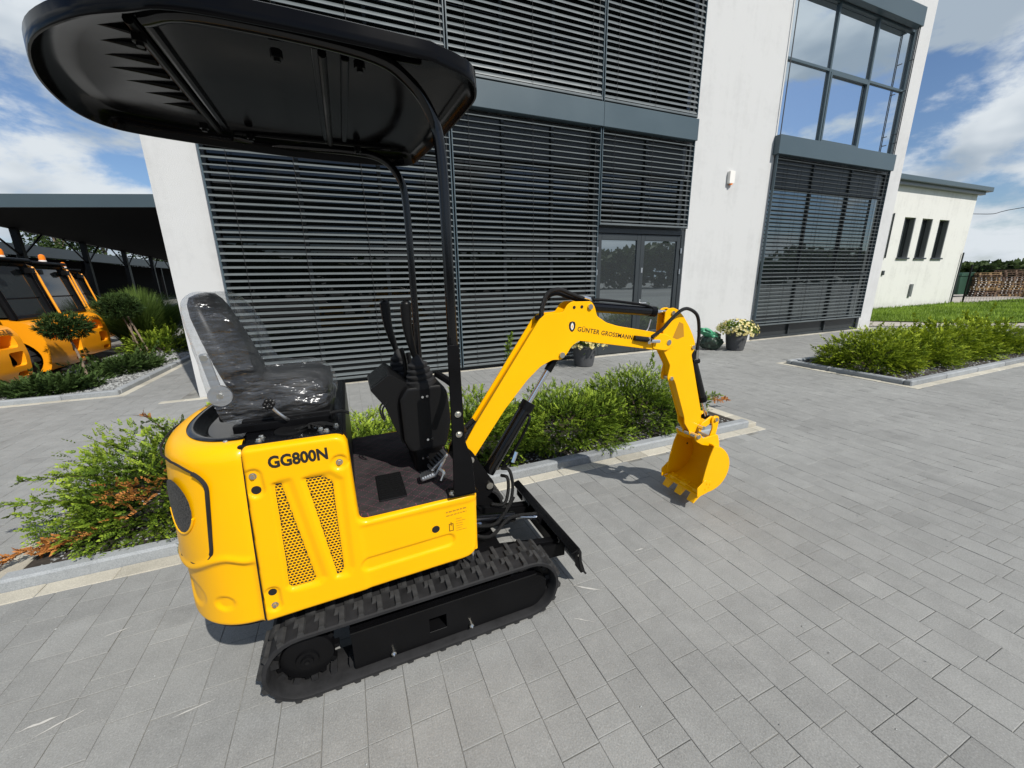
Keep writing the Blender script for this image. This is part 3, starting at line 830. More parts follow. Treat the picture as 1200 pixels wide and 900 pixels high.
def track(y0, y1):
    bm = bmesh.new()
    path = stadium(.152)
    prof = [(-.022, 0.012), (-.016, 0.0), (-.004, 0.0), (0.0, 0.006)]
    w = y1 - y0
    ring = [(o, y0 + e) for o, e in prof] + [(o, y1 - e) for o, e in reversed(prof)]
    rings = []
    for (p, nrm) in path:
        rings.append([bm.verts.new((p[0] + nrm[0] * o, y, p[1] + nrm[1] * o)) for o, y in ring])
    n = len(rings); k = len(ring)
    for i in range(n):
        A = rings[i]; B = rings[(i + 1) % n]
        for q in range(k): bm.faces.new((A[q], A[(q + 1) % k], B[(q + 1) % k], B[q]))
    t = obj('track', bm, MT['rubber'], ex, smooth=30)
    off = -wloc(t)
    NL = 40
    for i in range(NL):
        for row, (yy, sd, ph) in enumerate(((y0 + .003, 1, 0), (y1 - .003, -1, .5))):
            (p, a) = track_at((i + ph) * TOT / NL, .152)
            o = bpy.data.objects.new('lug', LUG[sd]); COL.objects.link(o); o.parent = t
            o.location = Vector((p[0], yy, p[1])) + off
            o.rotation_euler = (0, math.pi / 2 - a, 0)
    bm = bmesh.new()
    for i in range(NL):
        (p, a) = track_at((i + .25) * TOT / NL, .130)
        for yy in (y0 + .055, y1 - .085):
            vs = box(bm, -.012, .012, 0, .03, -.028, .002)
            Rm = Matrix.Rotation(math.pi / 2 - a, 4, 'Y')
            for v in vs: v.co = Rm @ v.co + Vector((p[0], yy, p[1]))
    obj('guide_teeth', bm, MT['rubber'], t, smooth=None)['kind'] = 'stuff'
    return t
near_track = track(1.405, 1.585); far_track = track(2.155, 2.335)
def running_gear(y, s):
    """side plate, sprocket, idler and rollers; y the outer plane, s the direction inward"""
    pl = [(-.135, .045), (-.135, .225), (.70, .225), (.755, .19), (.755, .10), (.70, .045)]
    bm = bprism(round_poly(pl, [.01, .012, .03, .03, .03, .03]), 'y', y + .03 * s, y + .12 * s)
    bm = boolean(bm, [bbox(.18, .255, min(y - .01, y + .11 * s), max(y - .01, y + .11 * s), .10, .17)])
    pf = obj('track_frame', bm, MT['black_satin'], ex, bevel=.004)
    bm = bmesh.new(); box(bm, -.137, .702, min(y + .028 * s, y + .1 * s), max(y + .028 * s, y + .1 * s), .2255, .232); obj('frame_lip', bm, MT['black_gloss'], pf, smooth=None)
    for x in (.02, .365):
        b = obj('grease_bolt', bcyl((x, y + .031 * s, .075), (x, y + .012 * s, .075), .010, seg=10), MT['zinc'], pf)
        bm = bmesh.new(); revolve(bm, (x, y + .012 * s, .075), (0, -s, 0), [(.006, 0), (.007, .004), (.003, .010)], 8); obj('grease_nipple', bm, MT['chrome'], b)
        bm = bmesh.new(); revolve(bm, (x, y + .055 * s, .060), (0, s, 0), [(.03, 0), (.048, .004), (.048, .05), (.03, .055)], 20); obj('roller', bm, MT['black_satin'], pf)
    bm = bmesh.new(); revolve(bm, (.675, y + .05 * s, .165), (0, s, 0), [(.03, 0), (.04, .008), (.085, .016), (.112, .008), (.118, .012), (.118, .075), (.1, .08)], 28); obj('idler', bm, MT['black_satin'], pf)
    bm = bmesh.new()
    revolve(bm, (-.30, y + .030 * s, .165), (0, s, 0), [(.012, -.004), (.022, -.004), (.024, .003), (.040, .003), (.043, .012), (.078, .016), (.095, .022), (.100, .034), (.100, .06), (.05, .07)], 32)
    sp_ = obj('sprocket', bm, MT['black_satin'], ex)
    bm = bmesh.new()
    for i in range(11):
        a = 2 * math.pi * i / 11
        vs = box(bm, .088, .117, -.013, .013, 0, .03)
        for v in vs:
            c = v.co.copy(); xx = c.x * math.cos(a) - c.y * math.sin(a) * (1.0 if c.x < .1 else .55); zz = c.x * math.sin(a) + c.y * math.cos(a) * (1.0 if c.x < .1 else .55)
            v.co = Vector((-.30 + xx, y + (.062 + c.z) * s, .165 + zz))
    obj('sprocket_teeth', bm, MT['black_satin'], sp_, smooth=None)
    bm = bmesh.new(); revolve(bm, (-.30, y + .028 * s, .165), (0, -s, 0), [(.008, 0), (.008, .006)], 6); obj('hub_bolt', bm, MT['black_plastic'], sp_)
running_gear(1.405, 1); running_gear(2.335, -1)
bm = bmesh.new()
box(bm, -.05, .62, 1.56, 2.18, .13, .25)
obj('undercarriage', bm, MT['black_satin'], ex, bevel=.02)
bm = bmesh.new(); revolve(bm, (.16, YC, .25), (0, 0, 1), [(.26, 0), (.27, .01), (.27, .06), (.25, .07), (.25, .15)], 40); obj('slew_ring', bm, MT['black_satin'], ex)

# ---- dozer blade
bl = obj('blade', bprism([(.955, .255), (.972, .258), (.985, .23), (.987, .18), (.995, .13), (1.022, .085), (1.012, .083), (.98, .125), (.970, .18), (.966, .225)], 'y', 1.475, 2.265), MT['black_gloss'], ex, smooth=50, bevel=.002, seg=1)
obj('top_flange', bprism([(.925, .243), (.965, .257), (.965, .247), (.927, .236)], 'y', 1.475, 2.265), MT['black_gloss'], bl, smooth=None)
obj('rear_stiffener', bbox(.930, .968, 1.70, 2.04, .115, .185), MT['black_satin'], bl, bevel=.004)
for s in (-1, 1):
    yb = YC + s * .385
    obj('end_gusset', bprism([(.955, .253), (.985, .23), (.99, .17), (1.012, .10), (.985, .10), (.955, .15)], 'y', yb - .006, yb + .006), MT['black_satin'], bl, smooth=None)
    obj('end_hole', bcyl((.97, yb - .008 , .215), (.97, yb + .008, .215), .008, seg=10), MT['zinc'], bl)
    ya = YC + s * .20
    a = obj('blade_arm', bprism([(.45, .17), (.45, .25), (.60, .255), (.86, .21), (.945, .20), (.945, .125), (.85, .13), (.6, .165)], 'y', ya - .022, ya + .022), MT['black_satin'], bl, bevel=.004)
    obj('arm_gusset', bprism([(.80, .135), (.80, .215), (.93, .20), (.965, .24), (.965, .12)], 'y', ya - .055, ya - .045), MT['black_satin'], a, smooth=None)
    obj('arm_pin', bcyl((.88, ya - .035, .165), (.88, ya + .035, .165), .017, seg=14), MT['zinc'], a)
bc = obj('blade_cylinder', bcyl((.44, YC - .02, .33), (.76, YC - .02, .275), .030, seg=20), MT['black_gloss'], ex)
obj('cylinder_rod', bcyl((.76, YC - .02, .275), (.93, YC - .02, .225), .014, seg=14), MT['chrome'], bc)
obj('rod_eye', bcyl((.925, YC - .06, .225), (.925, YC + .02, .225), .026, seg=16), MT['black_satin'], bc)
obj('feed_pipe', btube([(.46, YC - .06, .335), (.60, YC - .075, .30), (.70, YC - .07, .285), (.74, YC - .04, .29)], .009), MT['black_satin'], bc)
obj('hose_fitting', bcyl((.50, YC - .066, .325), (.545, YC - .068, .315), .012, seg=8), MT['chrome'], bc)
obj('blade_hose', btube([(.42, YC - .16, .36), (.56, YC - .17, .30), (.70, YC - .10, .33), (.86, YC - .06, .29), (.90, YC - .03, .26)], .010), MT['hose'], ex)

# ---- body frame
obj('chassis', bbox(-.40, .37, 1.455, 2.285, .405, .722), MT['black_satin'], ex, bevel=.01)
obj('engine_bay', bbox(-.385, -.068, 1.455, 2.285, .724, 1.070), MT['black_satin'], ex, bevel=.012)

# ---- yellow side panels with pressed-in details (height field over the outline)
def seg_dist(px, pz, poly):
    """signed distance (positive inside) and nearest boundary point to a polygon; arrays"""
    d = np.full(px.shape, 1e9); nx = np.zeros(px.shape); nz = np.zeros(px.shape); inside = np.zeros(px.shape, bool)
    m = len(poly)
    for i in range(m):
        ax, az = poly[i]; bx_, bz = poly[(i + 1) % m]
        ex_, ez = bx_ - ax, bz - az; l2 = ex_ * ex_ + ez * ez + 1e-12
        t = np.clip(((px - ax) * ex_ + (pz - az) * ez) / l2, 0, 1)
        qx, qz = ax + t * ex_, az + t * ez
        dd = np.hypot(px - qx, pz - qz); k = dd < d
        d = np.where(k, dd, d); nx = np.where(k, qx, nx); nz = np.where(k, qz, nz)
        c = ((az > pz) != (bz > pz)) & (px < (bx_ - ax) * (pz - az) / (bz - az + 1e-15) + ax)
        inside ^= c
    return np.where(inside, d, -d), nx, nz
def sstep(a, b, x):
    t = np.clip((x - a) / (b - a), 0, 1); return t * t * (3 - 2 * t)
def panel(name, poly, y0, inward, step, edge_r, disp, depth, mat_, parent):
    xs = [p[0] for p in poly]; zs = [p[1] for p in poly]
    gx = np.arange(min(xs) - step, max(xs) + 2 * step, step); gz = np.arange(min(zs) - step, max(zs) + 2 * step, step)
    X, Z = np.meshgrid(gx, gz, indexing='ij')
    D, NX, NZ = seg_dist(X, Z, poly)
    snap = D < step * .35
    X2 = np.where(snap, NX, X); Z2 = np.where(snap, NZ, Z); D2 = np.where(snap, 0, D)
    q = np.clip(edge_r - D2, 0, edge_r)
    Y = edge_r - np.sqrt(np.maximum(edge_r ** 2 - q ** 2, 0)) + disp(X2, Z2)
    keep = (D > step * .35)
    idx = -np.ones(X.shape, int); V = []; F = []
    def vid(i, j):
        if idx[i, j] < 0:
            idx[i, j] = len(V); V.append((X2[i, j], y0 + inward * Y[i, j], Z2[i, j]))
        return idx[i, j]
    for i in range(X.shape[0] - 1):
        for j in range(X.shape[1] - 1):
            if keep[i, j] or keep[i + 1, j] or keep[i, j + 1] or keep[i + 1, j + 1]:
                F.append((vid(i, j), vid(i + 1, j), vid(i + 1, j + 1), vid(i, j + 1)))
    bm = bmesh.new()
    bv = [bm.verts.new(v) for v in V]
    for f in F: bm.faces.new([bv[k] for k in f])
    bmesh.ops.remove_doubles(bm, verts=bm.verts, dist=2e-4)
    be = [e for e in bm.edges if len(e.link_faces) == 1]
    r = bmesh.ops.extrude_edge_only(bm, edges=be)
    for v in [g for g in r['geom'] if isinstance(g, bmesh.types.BMVert)]: v.co.y = y0 + inward * depth
    return obj(name, bm, mat_, parent, smooth=70)

PANEL = round_poly([(-.4015, .408), (-.3715, 1.086), (-.052, 1.084), (-.046, .728), (.428, .742), (.420, .436)],
                   [.012, .02, .045, .03, .03, .075], 6)
VENT_L = [(-.298, .945), (-.272, .945), (-.215, .535), (-.232, .520), (-.300, .520), (-.312, .535)]
VENT_R = [(-.205, .945), (-.145, .945), (-.112, .915), (-.118, .545), (-.132, .522), (-.150, .522)]
def capsule(X, Z, a, b, r):
    ex_, ez = b[0] - a[0], b[1] - a[1]; t = np.clip(((X - a[0]) * ex_ + (Z - a[1]) * ez) / (ex_ * ex_ + ez * ez + 1e-9), 0, 1)
    return r - np.hypot(X - a[0] - t * ex_, Z - a[1] - t * ez)
def panel_disp(X, Z):
    h = np.zeros(X.shape)
    for vp in (VENT_L, VENT_R):
        d, _, _ = seg_dist(X, Z, vp)
        h = np.maximum(h, .013 * sstep(-.010, .006, d))
        d2, _, _ = seg_dist(X - .022, Z, vp)
        h = np.maximum(h, .009 * sstep(-.020, .010, d2))
    h = np.maximum(h, .009 * sstep(-.004, .006, capsule(X, Z, (-.351, .986), (-.349, .934), .026)))
    h = np.maximum(h, .009 * sstep(-.004, .006, capsule(X, Z, (-.363, .526), (-.363, .471), .024)))
    h = np.maximum(h, .009 * sstep(-.004, .006, capsule(X, Z, (-.085, .984), (-.085, .984), .028)))
    h = np.maximum(h, .008 * sstep(-.004, .006, capsule(X, Z, (-.030, .535), (.285, .548), .028)))
    h = h + .004 * sstep(.715, .70, Z) * sstep(-.06, -.03, X)          # shallow step below the foot well edge
    rn = .05; q = np.clip(X - (.428 - rn), 0, rn)
    h = h + (rn - np.sqrt(rn * rn - q * q)) * .8
    return h
pn = panel('side_panel', PANEL, YN, 1, .0055, .016, panel_disp, .075, MT['yellow'], ex)

def vent_plate(vp, y, parent):
    """expanded-metal plate with hexagonal holes over a dark backing"""
    p = .0128; w = .0052; V = []; F = []
    xs = [q[0] for q in vp]; zs = [q[1] for q in vp]
    row = 0; z = min(zs)
    while z < max(zs):
        x = min(xs) + (p / 2 if row % 2 else 0)
        while x < max(xs):
            d, _, _ = seg_dist(np.array([x]), np.array([z]), vp)
            if d[0] > .0045:
                o = len(V)
                for k in range(6):
                    a = math.pi / 6 + k * math.pi / 3
                    V.append((x + p * .578 * math.cos(a), y, z + p * .578 * math.sin(a)))
                    V.append((x + .0056 * math.cos(a), y, z + .0043 * math.sin(a)))
                for k in range(6):
                    j = (k + 1) % 6; F.append((o + 2 * k, o + 2 * j, o + 2 * j + 1, o + 2 * k + 1))
            x += p
        z += p * .866; row += 1
    o = pyobj('vent_grille', V, F, MT['yellow'], parent)
    c = [(q[0], q[1]) for q in vp]
    pyobj('vent_backing', [(q[0], y + .0012, q[1]) for q in c], [tuple(range(len(c)))], MT['dark_hole'], o)
vent_plate(VENT_L, YN + .0105, pn); vent_plate(VENT_R, YN + .0105, pn)
def hex_bolt(parent, p, axis, r=.011, name='bolt'):
    bm = bmesh.new()
    revolve(bm, p, axis, [(r * 1.45, 0), (r * 1.45, .0025), (r * 1.02, .003)], 14)
    revolve(bm, Vector(p) + Vector(axis).normalized() * .003, axis, [(r, 0), (r, .006), (r * .8, .008)], 6)
    return obj(name, bm, MT['zinc'], parent)
for x, z in ((-.351, .986), (-.363, .471), (-.085, .984)): hex_bolt(pn, (x, YN + .008, z), (0, -1, 0), .008)
def disc(parent, name, p, r, mat_, rz=None, n=18):
    V = [(p[0] + r * math.cos(2 * math.pi * k / n), p[1], p[2] + (rz or r) * math.sin(2 * math.pi * k / n)) for k in range(n)]
    return pyobj(name, V, [tuple(range(n))], mat_, parent)
disc(pn, 'round_hole', (-.349, YN + .0075, .934), .015, MT['dark_hole'])
disc(pn, 'round_hole', (-.363, YN + .0075, .526), .014, MT['dark_hole'])
disc(pn, 'round_hole', (.237, YN + .0018, .617), .016, MT['dark_hole'])
bm = text_bm('GG800N', .058, offset=.0021); place_text(bm, (-.300, YN - .0008, 1.008), (1, 0, 0), (0, 0, 1), .182)
obj('model_lettering', bm, MT['print_black'], pn, smooth=None)
# faint etched print on the nose: heading, lines, small symbol
def stroke(bm, x0, x1, z, h, y): box(bm, x0, x1, y - .0006, y, z, z + h)
bm = bmesh.new(); yb = YN + .0032
random.seed(21)
x = .285
for zrow, h in ((.678, .0060), (.662, .0045)):
    x = .283
    while x < .368:
        w = random.uniform(.006, .016); stroke(bm, x, min(.37, x + w), zrow + (x - .283) * .04, h, yb); x += w + .004
for k in range(6):
    z = .640 - k * .011; stroke(bm, .322, .322 + random.uniform(.025, .045), z, .0022, yb)
obj('rating_print', bm, MT['print_amber'], pn, smooth=None)
bm = bmesh.new()
for q in ((.292, .311, .590, .593), (.292, .311, .622, .625), (.292, .295, .593, .622), (.308, .311, .593, .622), (.300, .303, .615, .632)): box(bm, q[0], q[1], yb - .0006, yb, q[2], q[3])
obj('symbol_print', bm, MT['print_brown'], pn, smooth=None)
# far side panel and front skirt
far = obj('side_panel', bprism(round_poly([(-.392, .408), (-.372, 1.076), (-.085, 1.074), (-.080, .728), (.428, .742), (.420, .436)], [.012, .02, .045, .03, .03, .075], 5), 'y', 2.275, 2.32), MT['yellow'], ex, bevel=.01)
obj('front_skirt', bprism(round_poly([(.372, 1.46), (.424, 1.46), (.424, 1.66), (.372, 1.66)], [.002, .01, .03, .002], 5), 'z', .44, .735), MT['yellow'], ex, bevel=.006)
obj('front_skirt', bprism(round_poly([(.372, 2.08), (.425, 2.08), (.425, 2.31), (.372, 2.31)], [.002, .03, .03, .002], 5), 'z', .44, .742), MT['yellow'], ex, bevel=.006)

# ---- counterweight: D-shaped shell
NS = 2.3; A_ = .312; HB = .45; X0 = -.4035
def plan(t, a=A_, hb=HB):
    s_, c_ = math.sin(t), math.cos(t)
    return (X0 - a * abs(c_) ** (2 / NS), YC + hb * math.copysign(abs(s_) ** (2 / NS), s_))
NT = 130
ts = [-math.pi / 2 + math.pi * i / NT for i in range(NT + 1)]
base = [plan(t) for t in ts]
cum = [0.0]
for a, b in zip(base, base[1:]): cum.append(cum[-1] + math.hypot(b[0] - a[0], b[1] - a[1]))
STOT = cum[-1]
S_GRID = np.linspace(0, STOT, 150)
bx_ = np.interp(S_GRID, cum, [b[0] for b in base]); by_ = np.interp(S_GRID, cum, [b[1] for b in base])
tx = np.gradient(bx_, S_GRID); ty = np.gradient(by_, S_GRID); ln_ = np.hypot(tx, ty)
nx_ = -ty / ln_; ny_ = tx / ln_                  # outward (rear is -x)
if nx_[75] > 0: nx_, ny_ = -nx_, -ny_
nx_[0] = 0; ny_[0] = -1; nx_[-1] = 0; ny_[-1] = 1
def cw_point(s, z, out):
    x = np.interp(s, S_GRID, bx_); y = np.interp(s, S_GRID, by_); a = np.interp(s, S_GRID, nx_); b = np.interp(s, S_GRID, ny_)
    sh = .030 * (z - .41) / .675 if z > .2 else .0
    return Vector((x + a * out + sh, y + b * out, z))
DOOR = [(.105, 1.000), (.130, 1.035), (.21, 1.070), (STOT / 2, 1.08), (STOT - .21, 1.070), (STOT - .130, 1.035), (STOT - .105, 1.0), (STOT - .128, .745), (STOT - .15, .715), (STOT - .2, .695), (STOT / 2, .675), (.20, .695), (.150, .715), (.128, .745)]
DOOR = [(s, z - .022) for s, z in DOOR]
def wave(s):
    m = min(s, STOT - s)
    return .668 + .020 * float(sstep(.02, .09, np.array(m))) - .050 * float(sstep(.09, .26, np.array(m)))
prof = []
for k in range(9): a = math.pi / 2 * k / 8; prof.append((-.020 + .020 * math.sin(a), .408 + .020 * (1 - math.cos(a))))
for z in np.linspace(.435, 1.030, 86): prof.append((-.012 * max(0, (z - .7) / .35) ** 2, z))
for k in range(1, 10): a = math.pi / 2 * k / 9; prof.append((-.0107 - .062 * (1 - math.cos(a)), 1.033 + .062 * math.sin(a)))
prof += [(-.085, 1.094), (-.090, 1.085), (-.090, 1.06)]
V = []; F = []
for i, s in enumerate(S_GRID):
    m_ = min(s, STOT - s)
    wv = wave(s)
    for (o, z) in prof:
        h = 0.0
        h -= .011 * float(sstep(wv + .006, wv - .016, np.array(z))) * float(sstep(.0, .012, np.array(m_)))
        h += .006 * math.exp(-((z - wv - .012) / .012) ** 2) * float(sstep(.0, .02, np.array(m_)))
        for (cs, cz, rs, rz_) in ((.125, .510, .034, .026), (STOT - .125, .510, .034, .026), (.30, .520, .085, .05), (STOT - .30, .520, .085, .05)):
            q = math.hypot((s - cs) / rs, (z - cz) / rz_)
            if q < 1.3: h -= .008 * float(sstep(1.15, .85, np.array(q)))
        edge = .004 * float(sstep(.012, 0, np.array(m_)))
        p = cw_point(s, z, o + h - edge); V.append(p)
nP = len(prof)
for i in range(len(S_GRID) - 1):
    for k in range(nP - 1): F.append((i * nP + k, (i + 1) * nP + k, (i + 1) * nP + k + 1, i * nP + k + 1))
cw = pyobj('counterweight', V, F, MT['yellow'], ex, smooth=60)
obj('counterweight_bottom', bprism([tuple(cw_point(s, .41, -.025)[:2]) for s in np.linspace(0, STOT, 40)], 'z', .40, .43), MT['black_satin'], cw, smooth=None)
# rear hatch: gasket line, its black also standing for the recess shadow, and oval mesh vents
pts = smooth_path([cw_point(s, z, .0015) for s, z in DOOR + DOOR[:1]], 1)
def dense(poly, n=6):
    out = []
    for (a, b) in zip(poly, poly[1:] + poly[:1]):
        for k in range(n): out.append((a[0] + (b[0] - a[0]) * k / n, a[1] + (b[1] - a[1]) * k / n))
    return out
dp = dense(round_poly(DOOR, .03, 3), 4)
bm = bmesh.new(); tube(bm, [cw_point(s, z, -.0012) for s, z in dp + dp[:1]], .0036, seg=6, n=1)
hatch = obj('hatch_gasket', bm, MT['rubber'], cw)
bm = bmesh.new(); rp = [q for q in dp if q[0] < .19 and q[0] < STOT / 2]
rr = sorted([q for q in dp if q[0] < .155 and .72 < q[1] < 1.02], key=lambda q: -q[1])
tube(bm, [cw_point(s, z, .001) for s, z in rr], .0065, seg=6, n=1); obj('hatch_seal', bm, MT['rubber'], hatch)
for cs in (.255, STOT - .255):
    V = []; F = []
    nu, nv = 14, 20
    V.append(cw_point(cs, .885, .002))
    for i in range(1, nu + 1):
        for j in range(nv):
            a = 2 * math.pi * j / nv; V.append(cw_point(cs + .080 * i / nu * math.cos(a), .885 + .098 * i / nu * math.sin(a), .0025))
    for j in range(nv): F.append((0, 1 + j, 1 + (j + 1) % nv))
    for i in range(nu - 1):
        for j in range(nv): F.append((1 + i * nv + j, 1 + (i + 1) * nv + j, 1 + (i + 1) * nv + (j + 1) % nv, 1 + i * nv + (j + 1) % nv))
    MT['mesh_black'] = MT.get('mesh_black') or mat('black_mesh', (0.02, 0.018, 0.016), 0.5)
    ov = pyobj('rear_vent', V, F, MT['mesh_black'], cw, smooth=180)
    bm = bmesh.new(); tube(bm, [cw_point(cs + .083 * math.cos(a), .885 + .102 * math.sin(a), .001) for a in np.linspace(math.pi * 1.1, math.pi * 1.9, 16)], .0042, seg=8, n=1)
    obj('vent_lip', bm, MT['yellow'], ov)
_v = N(MT['mesh_black'], 'ShaderNodeTexVoronoi'); _v.inputs['Scale'].default_value = 190
_tc = N(MT['mesh_black'], 'ShaderNodeTexCoord'); L(MT['mesh_black'], _tc.outputs['Object'], _v.inputs['Vector'])
L(MT['mesh_black'], ramp(MT['mesh_black'], _v.outputs['Distance'], [(.35, (.006, .006, .006)), (.55, (.05, .047, .043))]), P(MT['mesh_black']).inputs['Base Color']); bump(MT['mesh_black'], _v.outputs['Distance'], .6, .003)
# black top rim and pan
bm = bmesh.new()
rims = [(-.078, 1.097), (-.088, 1.103), (-.102, 1.100), (-.128, 1.086), (-.135, 1.082), (-.140, 1.074)]
SG = np.linspace(.0, STOT, 70)
rg = []
for (o, z) in rims: rg.append([bm.verts.new(cw_point(s, z, o)) for s in SG])
for A, B in zip(rg, rg[1:]):
    for i in range(len(SG) - 1): bm.faces.new((A[i], A[i + 1], B[i + 1], B[i]))
obj('top_rim', bm, MT['black_gloss'], cw, smooth=60)
obj('top_pan', bprism([tuple(cw_point(s, 1.07, -.139)[:2]) for s in np.linspace(0, STOT, 40)], 'z', 1.040, 1.074), MT['black_gloss'], cw, smooth=None)
obj('panel_joint', bprism([(-.425, .41), (-.38, .41), (-.352, 1.055), (-.393, 1.055)], 'y', YN + .018, YN + .034), MT['dark_hole'], cw, smooth=None)

# ---- seat deck with fittings
dk_ = obj('seat_deck', bbox(-.385, -.062, 1.452, 2.288, 1.071, 1.088), MT['black_gloss'], ex, bevel=.004)
obj('seat_rail', bbox(-.42, -.10, 1.58, 1.61, 1.089, 1.118), MT['black_satin'], dk_, bevel=.004)
obj('seat_rail', bbox(-.42, -.10, 2.10, 2.13, 1.089, 1.118), MT['black_satin'], dk_, bevel=.004)
obj('seat_base', bbox(-.40, -.10, 1.62, 2.10, 1.089, 1.125), MT['black_plastic'], dk_, bevel=.006)
for x, y in ((-.425, 1.50), (-.325, 1.475), (-.322, 1.505), (-.135, 1.500), (-.115, 1.475), (-.085, 1.52), (-.155, 1.545)):
    hex_bolt(dk_, (x, y, 1.088), (0, 0, 1), .008)
bm = bmesh.new(); revolve(bm, (-.235, 1.545, 1.088), (0, 0, 1), [(.055, 0), (.055, .004), (.045, .006), (.04, .004)], 26); obj('filler_cap', bm, MT['black_plastic'], dk_)
obj('seat_lever', btube([(-.245, 1.60, 1.11), (-.25, 1.565, 1.13), (-.275, 1.555, 1.165), (-.285, 1.55, 1.185)], .006), MT['alu'], dk_)
bm = bmesh.new()
for k in range(6):
    a = k * math.pi / 3; c = Vector((-.290 + .012 * math.cos(a), 1.548, 1.195 + .012 * math.sin(a)))
    revolve(bm, c + Vector((0, -.012, 0)), (0, 1, 0), [(.004, 0), (.008, .003), (.008, .02), (.004, .024)], 8)
obj('star_knob', bm, MT['black_plastic'], dk_)
bm = bmesh.new()
for q in range(9):
    a = random.uniform(0, 6.28); tube(bm, [(-.17 + .05 * math.cos(a), 1.53 + .015 * math.sin(a), 1.094), (-.15 + .02 * math.sin(a), 1.53, 1.108), (-.13 - .05 * math.cos(a * 1.7), 1.535 + .02 * math.sin(a * 2), 1.094)], .004, seg=5, n=4)
obj('wiring', bm, MT['hose'], dk_)
obj('deck_strap', btube([(-.10, 1.56, 1.13), (-.06, 1.55, 1.135), (-.035, 1.545, 1.125)], .006), MT['hose'], dk_)

# ---- seat and its clear plastic cover
def loft(bm, rings, close_ends=True):
    R_ = [[bm.verts.new(p) for p in r] for r in rings]
    n = len(R_[0])
    for A, B in zip(R_, R_[1:]):
        for i in range(n): bm.faces.new((A[i], A[(i + 1) % n], B[(i + 1) % n], B[i]))
    if close_ends: bm.faces.new(R_[0][::-1]); bm.faces.new(R_[-1])
def srect(cx, cy, hx, hy, n=28, e=4.0):
    out = []
    for i in range(n):
        a = 2 * math.pi * i / n; c, s = math.cos(a), math.sin(a)
        out.append((cx + hx * math.copysign(abs(c) ** (2 / e), c), cy + hy * math.copysign(abs(s) ** (2 / e), s)))
    return out
seat = obj('seat_cushion', (lambda b: (loft(b, [[(x, y, z + .012 * (x + .25)) for x, y in srect(-.27, YC, hx, hy)] for z, hx, hy in ((1.118, .13, .19), (1.135, .165, .205), (1.19, .180, .214), (1.222, .172, .210), (1.238, .140, .20), (1.241, .08, .13))]), b)[1])(bmesh.new()), MT['seat'], ex, smooth=80)
for v in seat.data.vertices: v.co.x += 0
def back_pt(u, w, d):
    """u along the backrest height 0..1, w sideways, d depth towards the front"""
    lean = Vector((-.105, 0, .352)); b0 = Vector((-.395, YC, 1.215))
    nrm = Vector((.352, 0, .105)).normalized()
    return b0 + lean * u + Vector((0, w, 0)) + nrm * d
bm = bmesh.new(); rings = []
for u, hw, hd in ((-.05, .17, .02), (0, .195, .042), (.12, .208, .048), (.35, .212, .046), (.6, .204, .042), (.82, .185, .038), (.94, .158, .031), (1.0, .12, .022), (1.02, .06, .01)):
    rings.append([back_pt(u, x, y) for x, y in srect(0, 0, hw, hd, 28, 3.2)])
loft(bm, rings); backrest = obj('backrest', bm, MT['seat'], seat, smooth=80)
for s in (-1, 1):
    obj('recliner_plate', bcyl((-.452, YC + s * .228, 1.22), (-.452, YC + s * .218, 1.22), .038, seg=20), MT['alu'], seat)
    obj('recliner_arm', bprism(round_poly([(-.470, 1.215), (-.440, 1.215), (-.462, 1.375), (-.490, 1.375)], .012), 'y', YC + s * .223 - .003, YC + s * .223 + .003), MT['alu'], seat, smooth=None)
    obj('recliner_bolt', bcyl((-.452, YC + s * .228, 1.22), (-.452, YC + s * .234, 1.22), .010, seg=8), MT['zinc'], seat)
    obj('recliner_bolt', bcyl((-.474, YC + s * .226, 1.36), (-.474, YC + s * .234, 1.36), .011, seg=8), MT['zinc'], seat)
    obj('seat_bracket', bprism(round_poly([(-.47, 1.12), (-.28, 1.135), (-.28, 1.165), (-.42, 1.18), (-.47, 1.17)], .012), 'y', YC + s * .222 - .004, YC + s * .222 + .004), MT['black_satin'], seat, smooth=None)
# film: hull around cushion and backrest
OUTL = [(-.530, 1.50), (-.525, 1.565), (-.490, 1.586), (-.430, 1.580), (-.385, 1.53), (-.338, 1.42), (-.330, 1.345), (-.312, 1.275), (-.24, 1.262), (-.13, 1.258), (-.088, 1.228), (-.075, 1.15), (-.09, 1.10), (-.25, 1.092), (-.42, 1.085), (-.475, 1.095), (-.512, 1.22), (-.522, 1.36)]
op = round_poly(OUTL, .03, 3)
bm = bmesh.new(); rings = []
NW = 22
cxm, czm = -.36, 1.27
for k in range(NW + 1):
    w = -1 + 2 * k / NW
    shr = (1 - abs(w) ** 5 * .16)
    y = YC + w * .234
    rings.append([(cxm + (x - cxm) * shr, y, czm + (z - czm) * shr) for x, z in op])
loft(bm, rings)
bmesh.ops.subdivide_edges(bm, edges=[e for e in bm.edges if e.calc_length() > .03], cuts=1, use_grid_fill=True)
for v in bm.verts:
    n_ = noise.noise_vector(v.co * 7) * .010 + noise.noise_vector(v.co * 19) * .0035
    v.co += n_
film = obj('plastic_cover', bm, MT['film'], seat, smooth=55)
film['label'] = 'crumpled clear plastic cover over the seat'

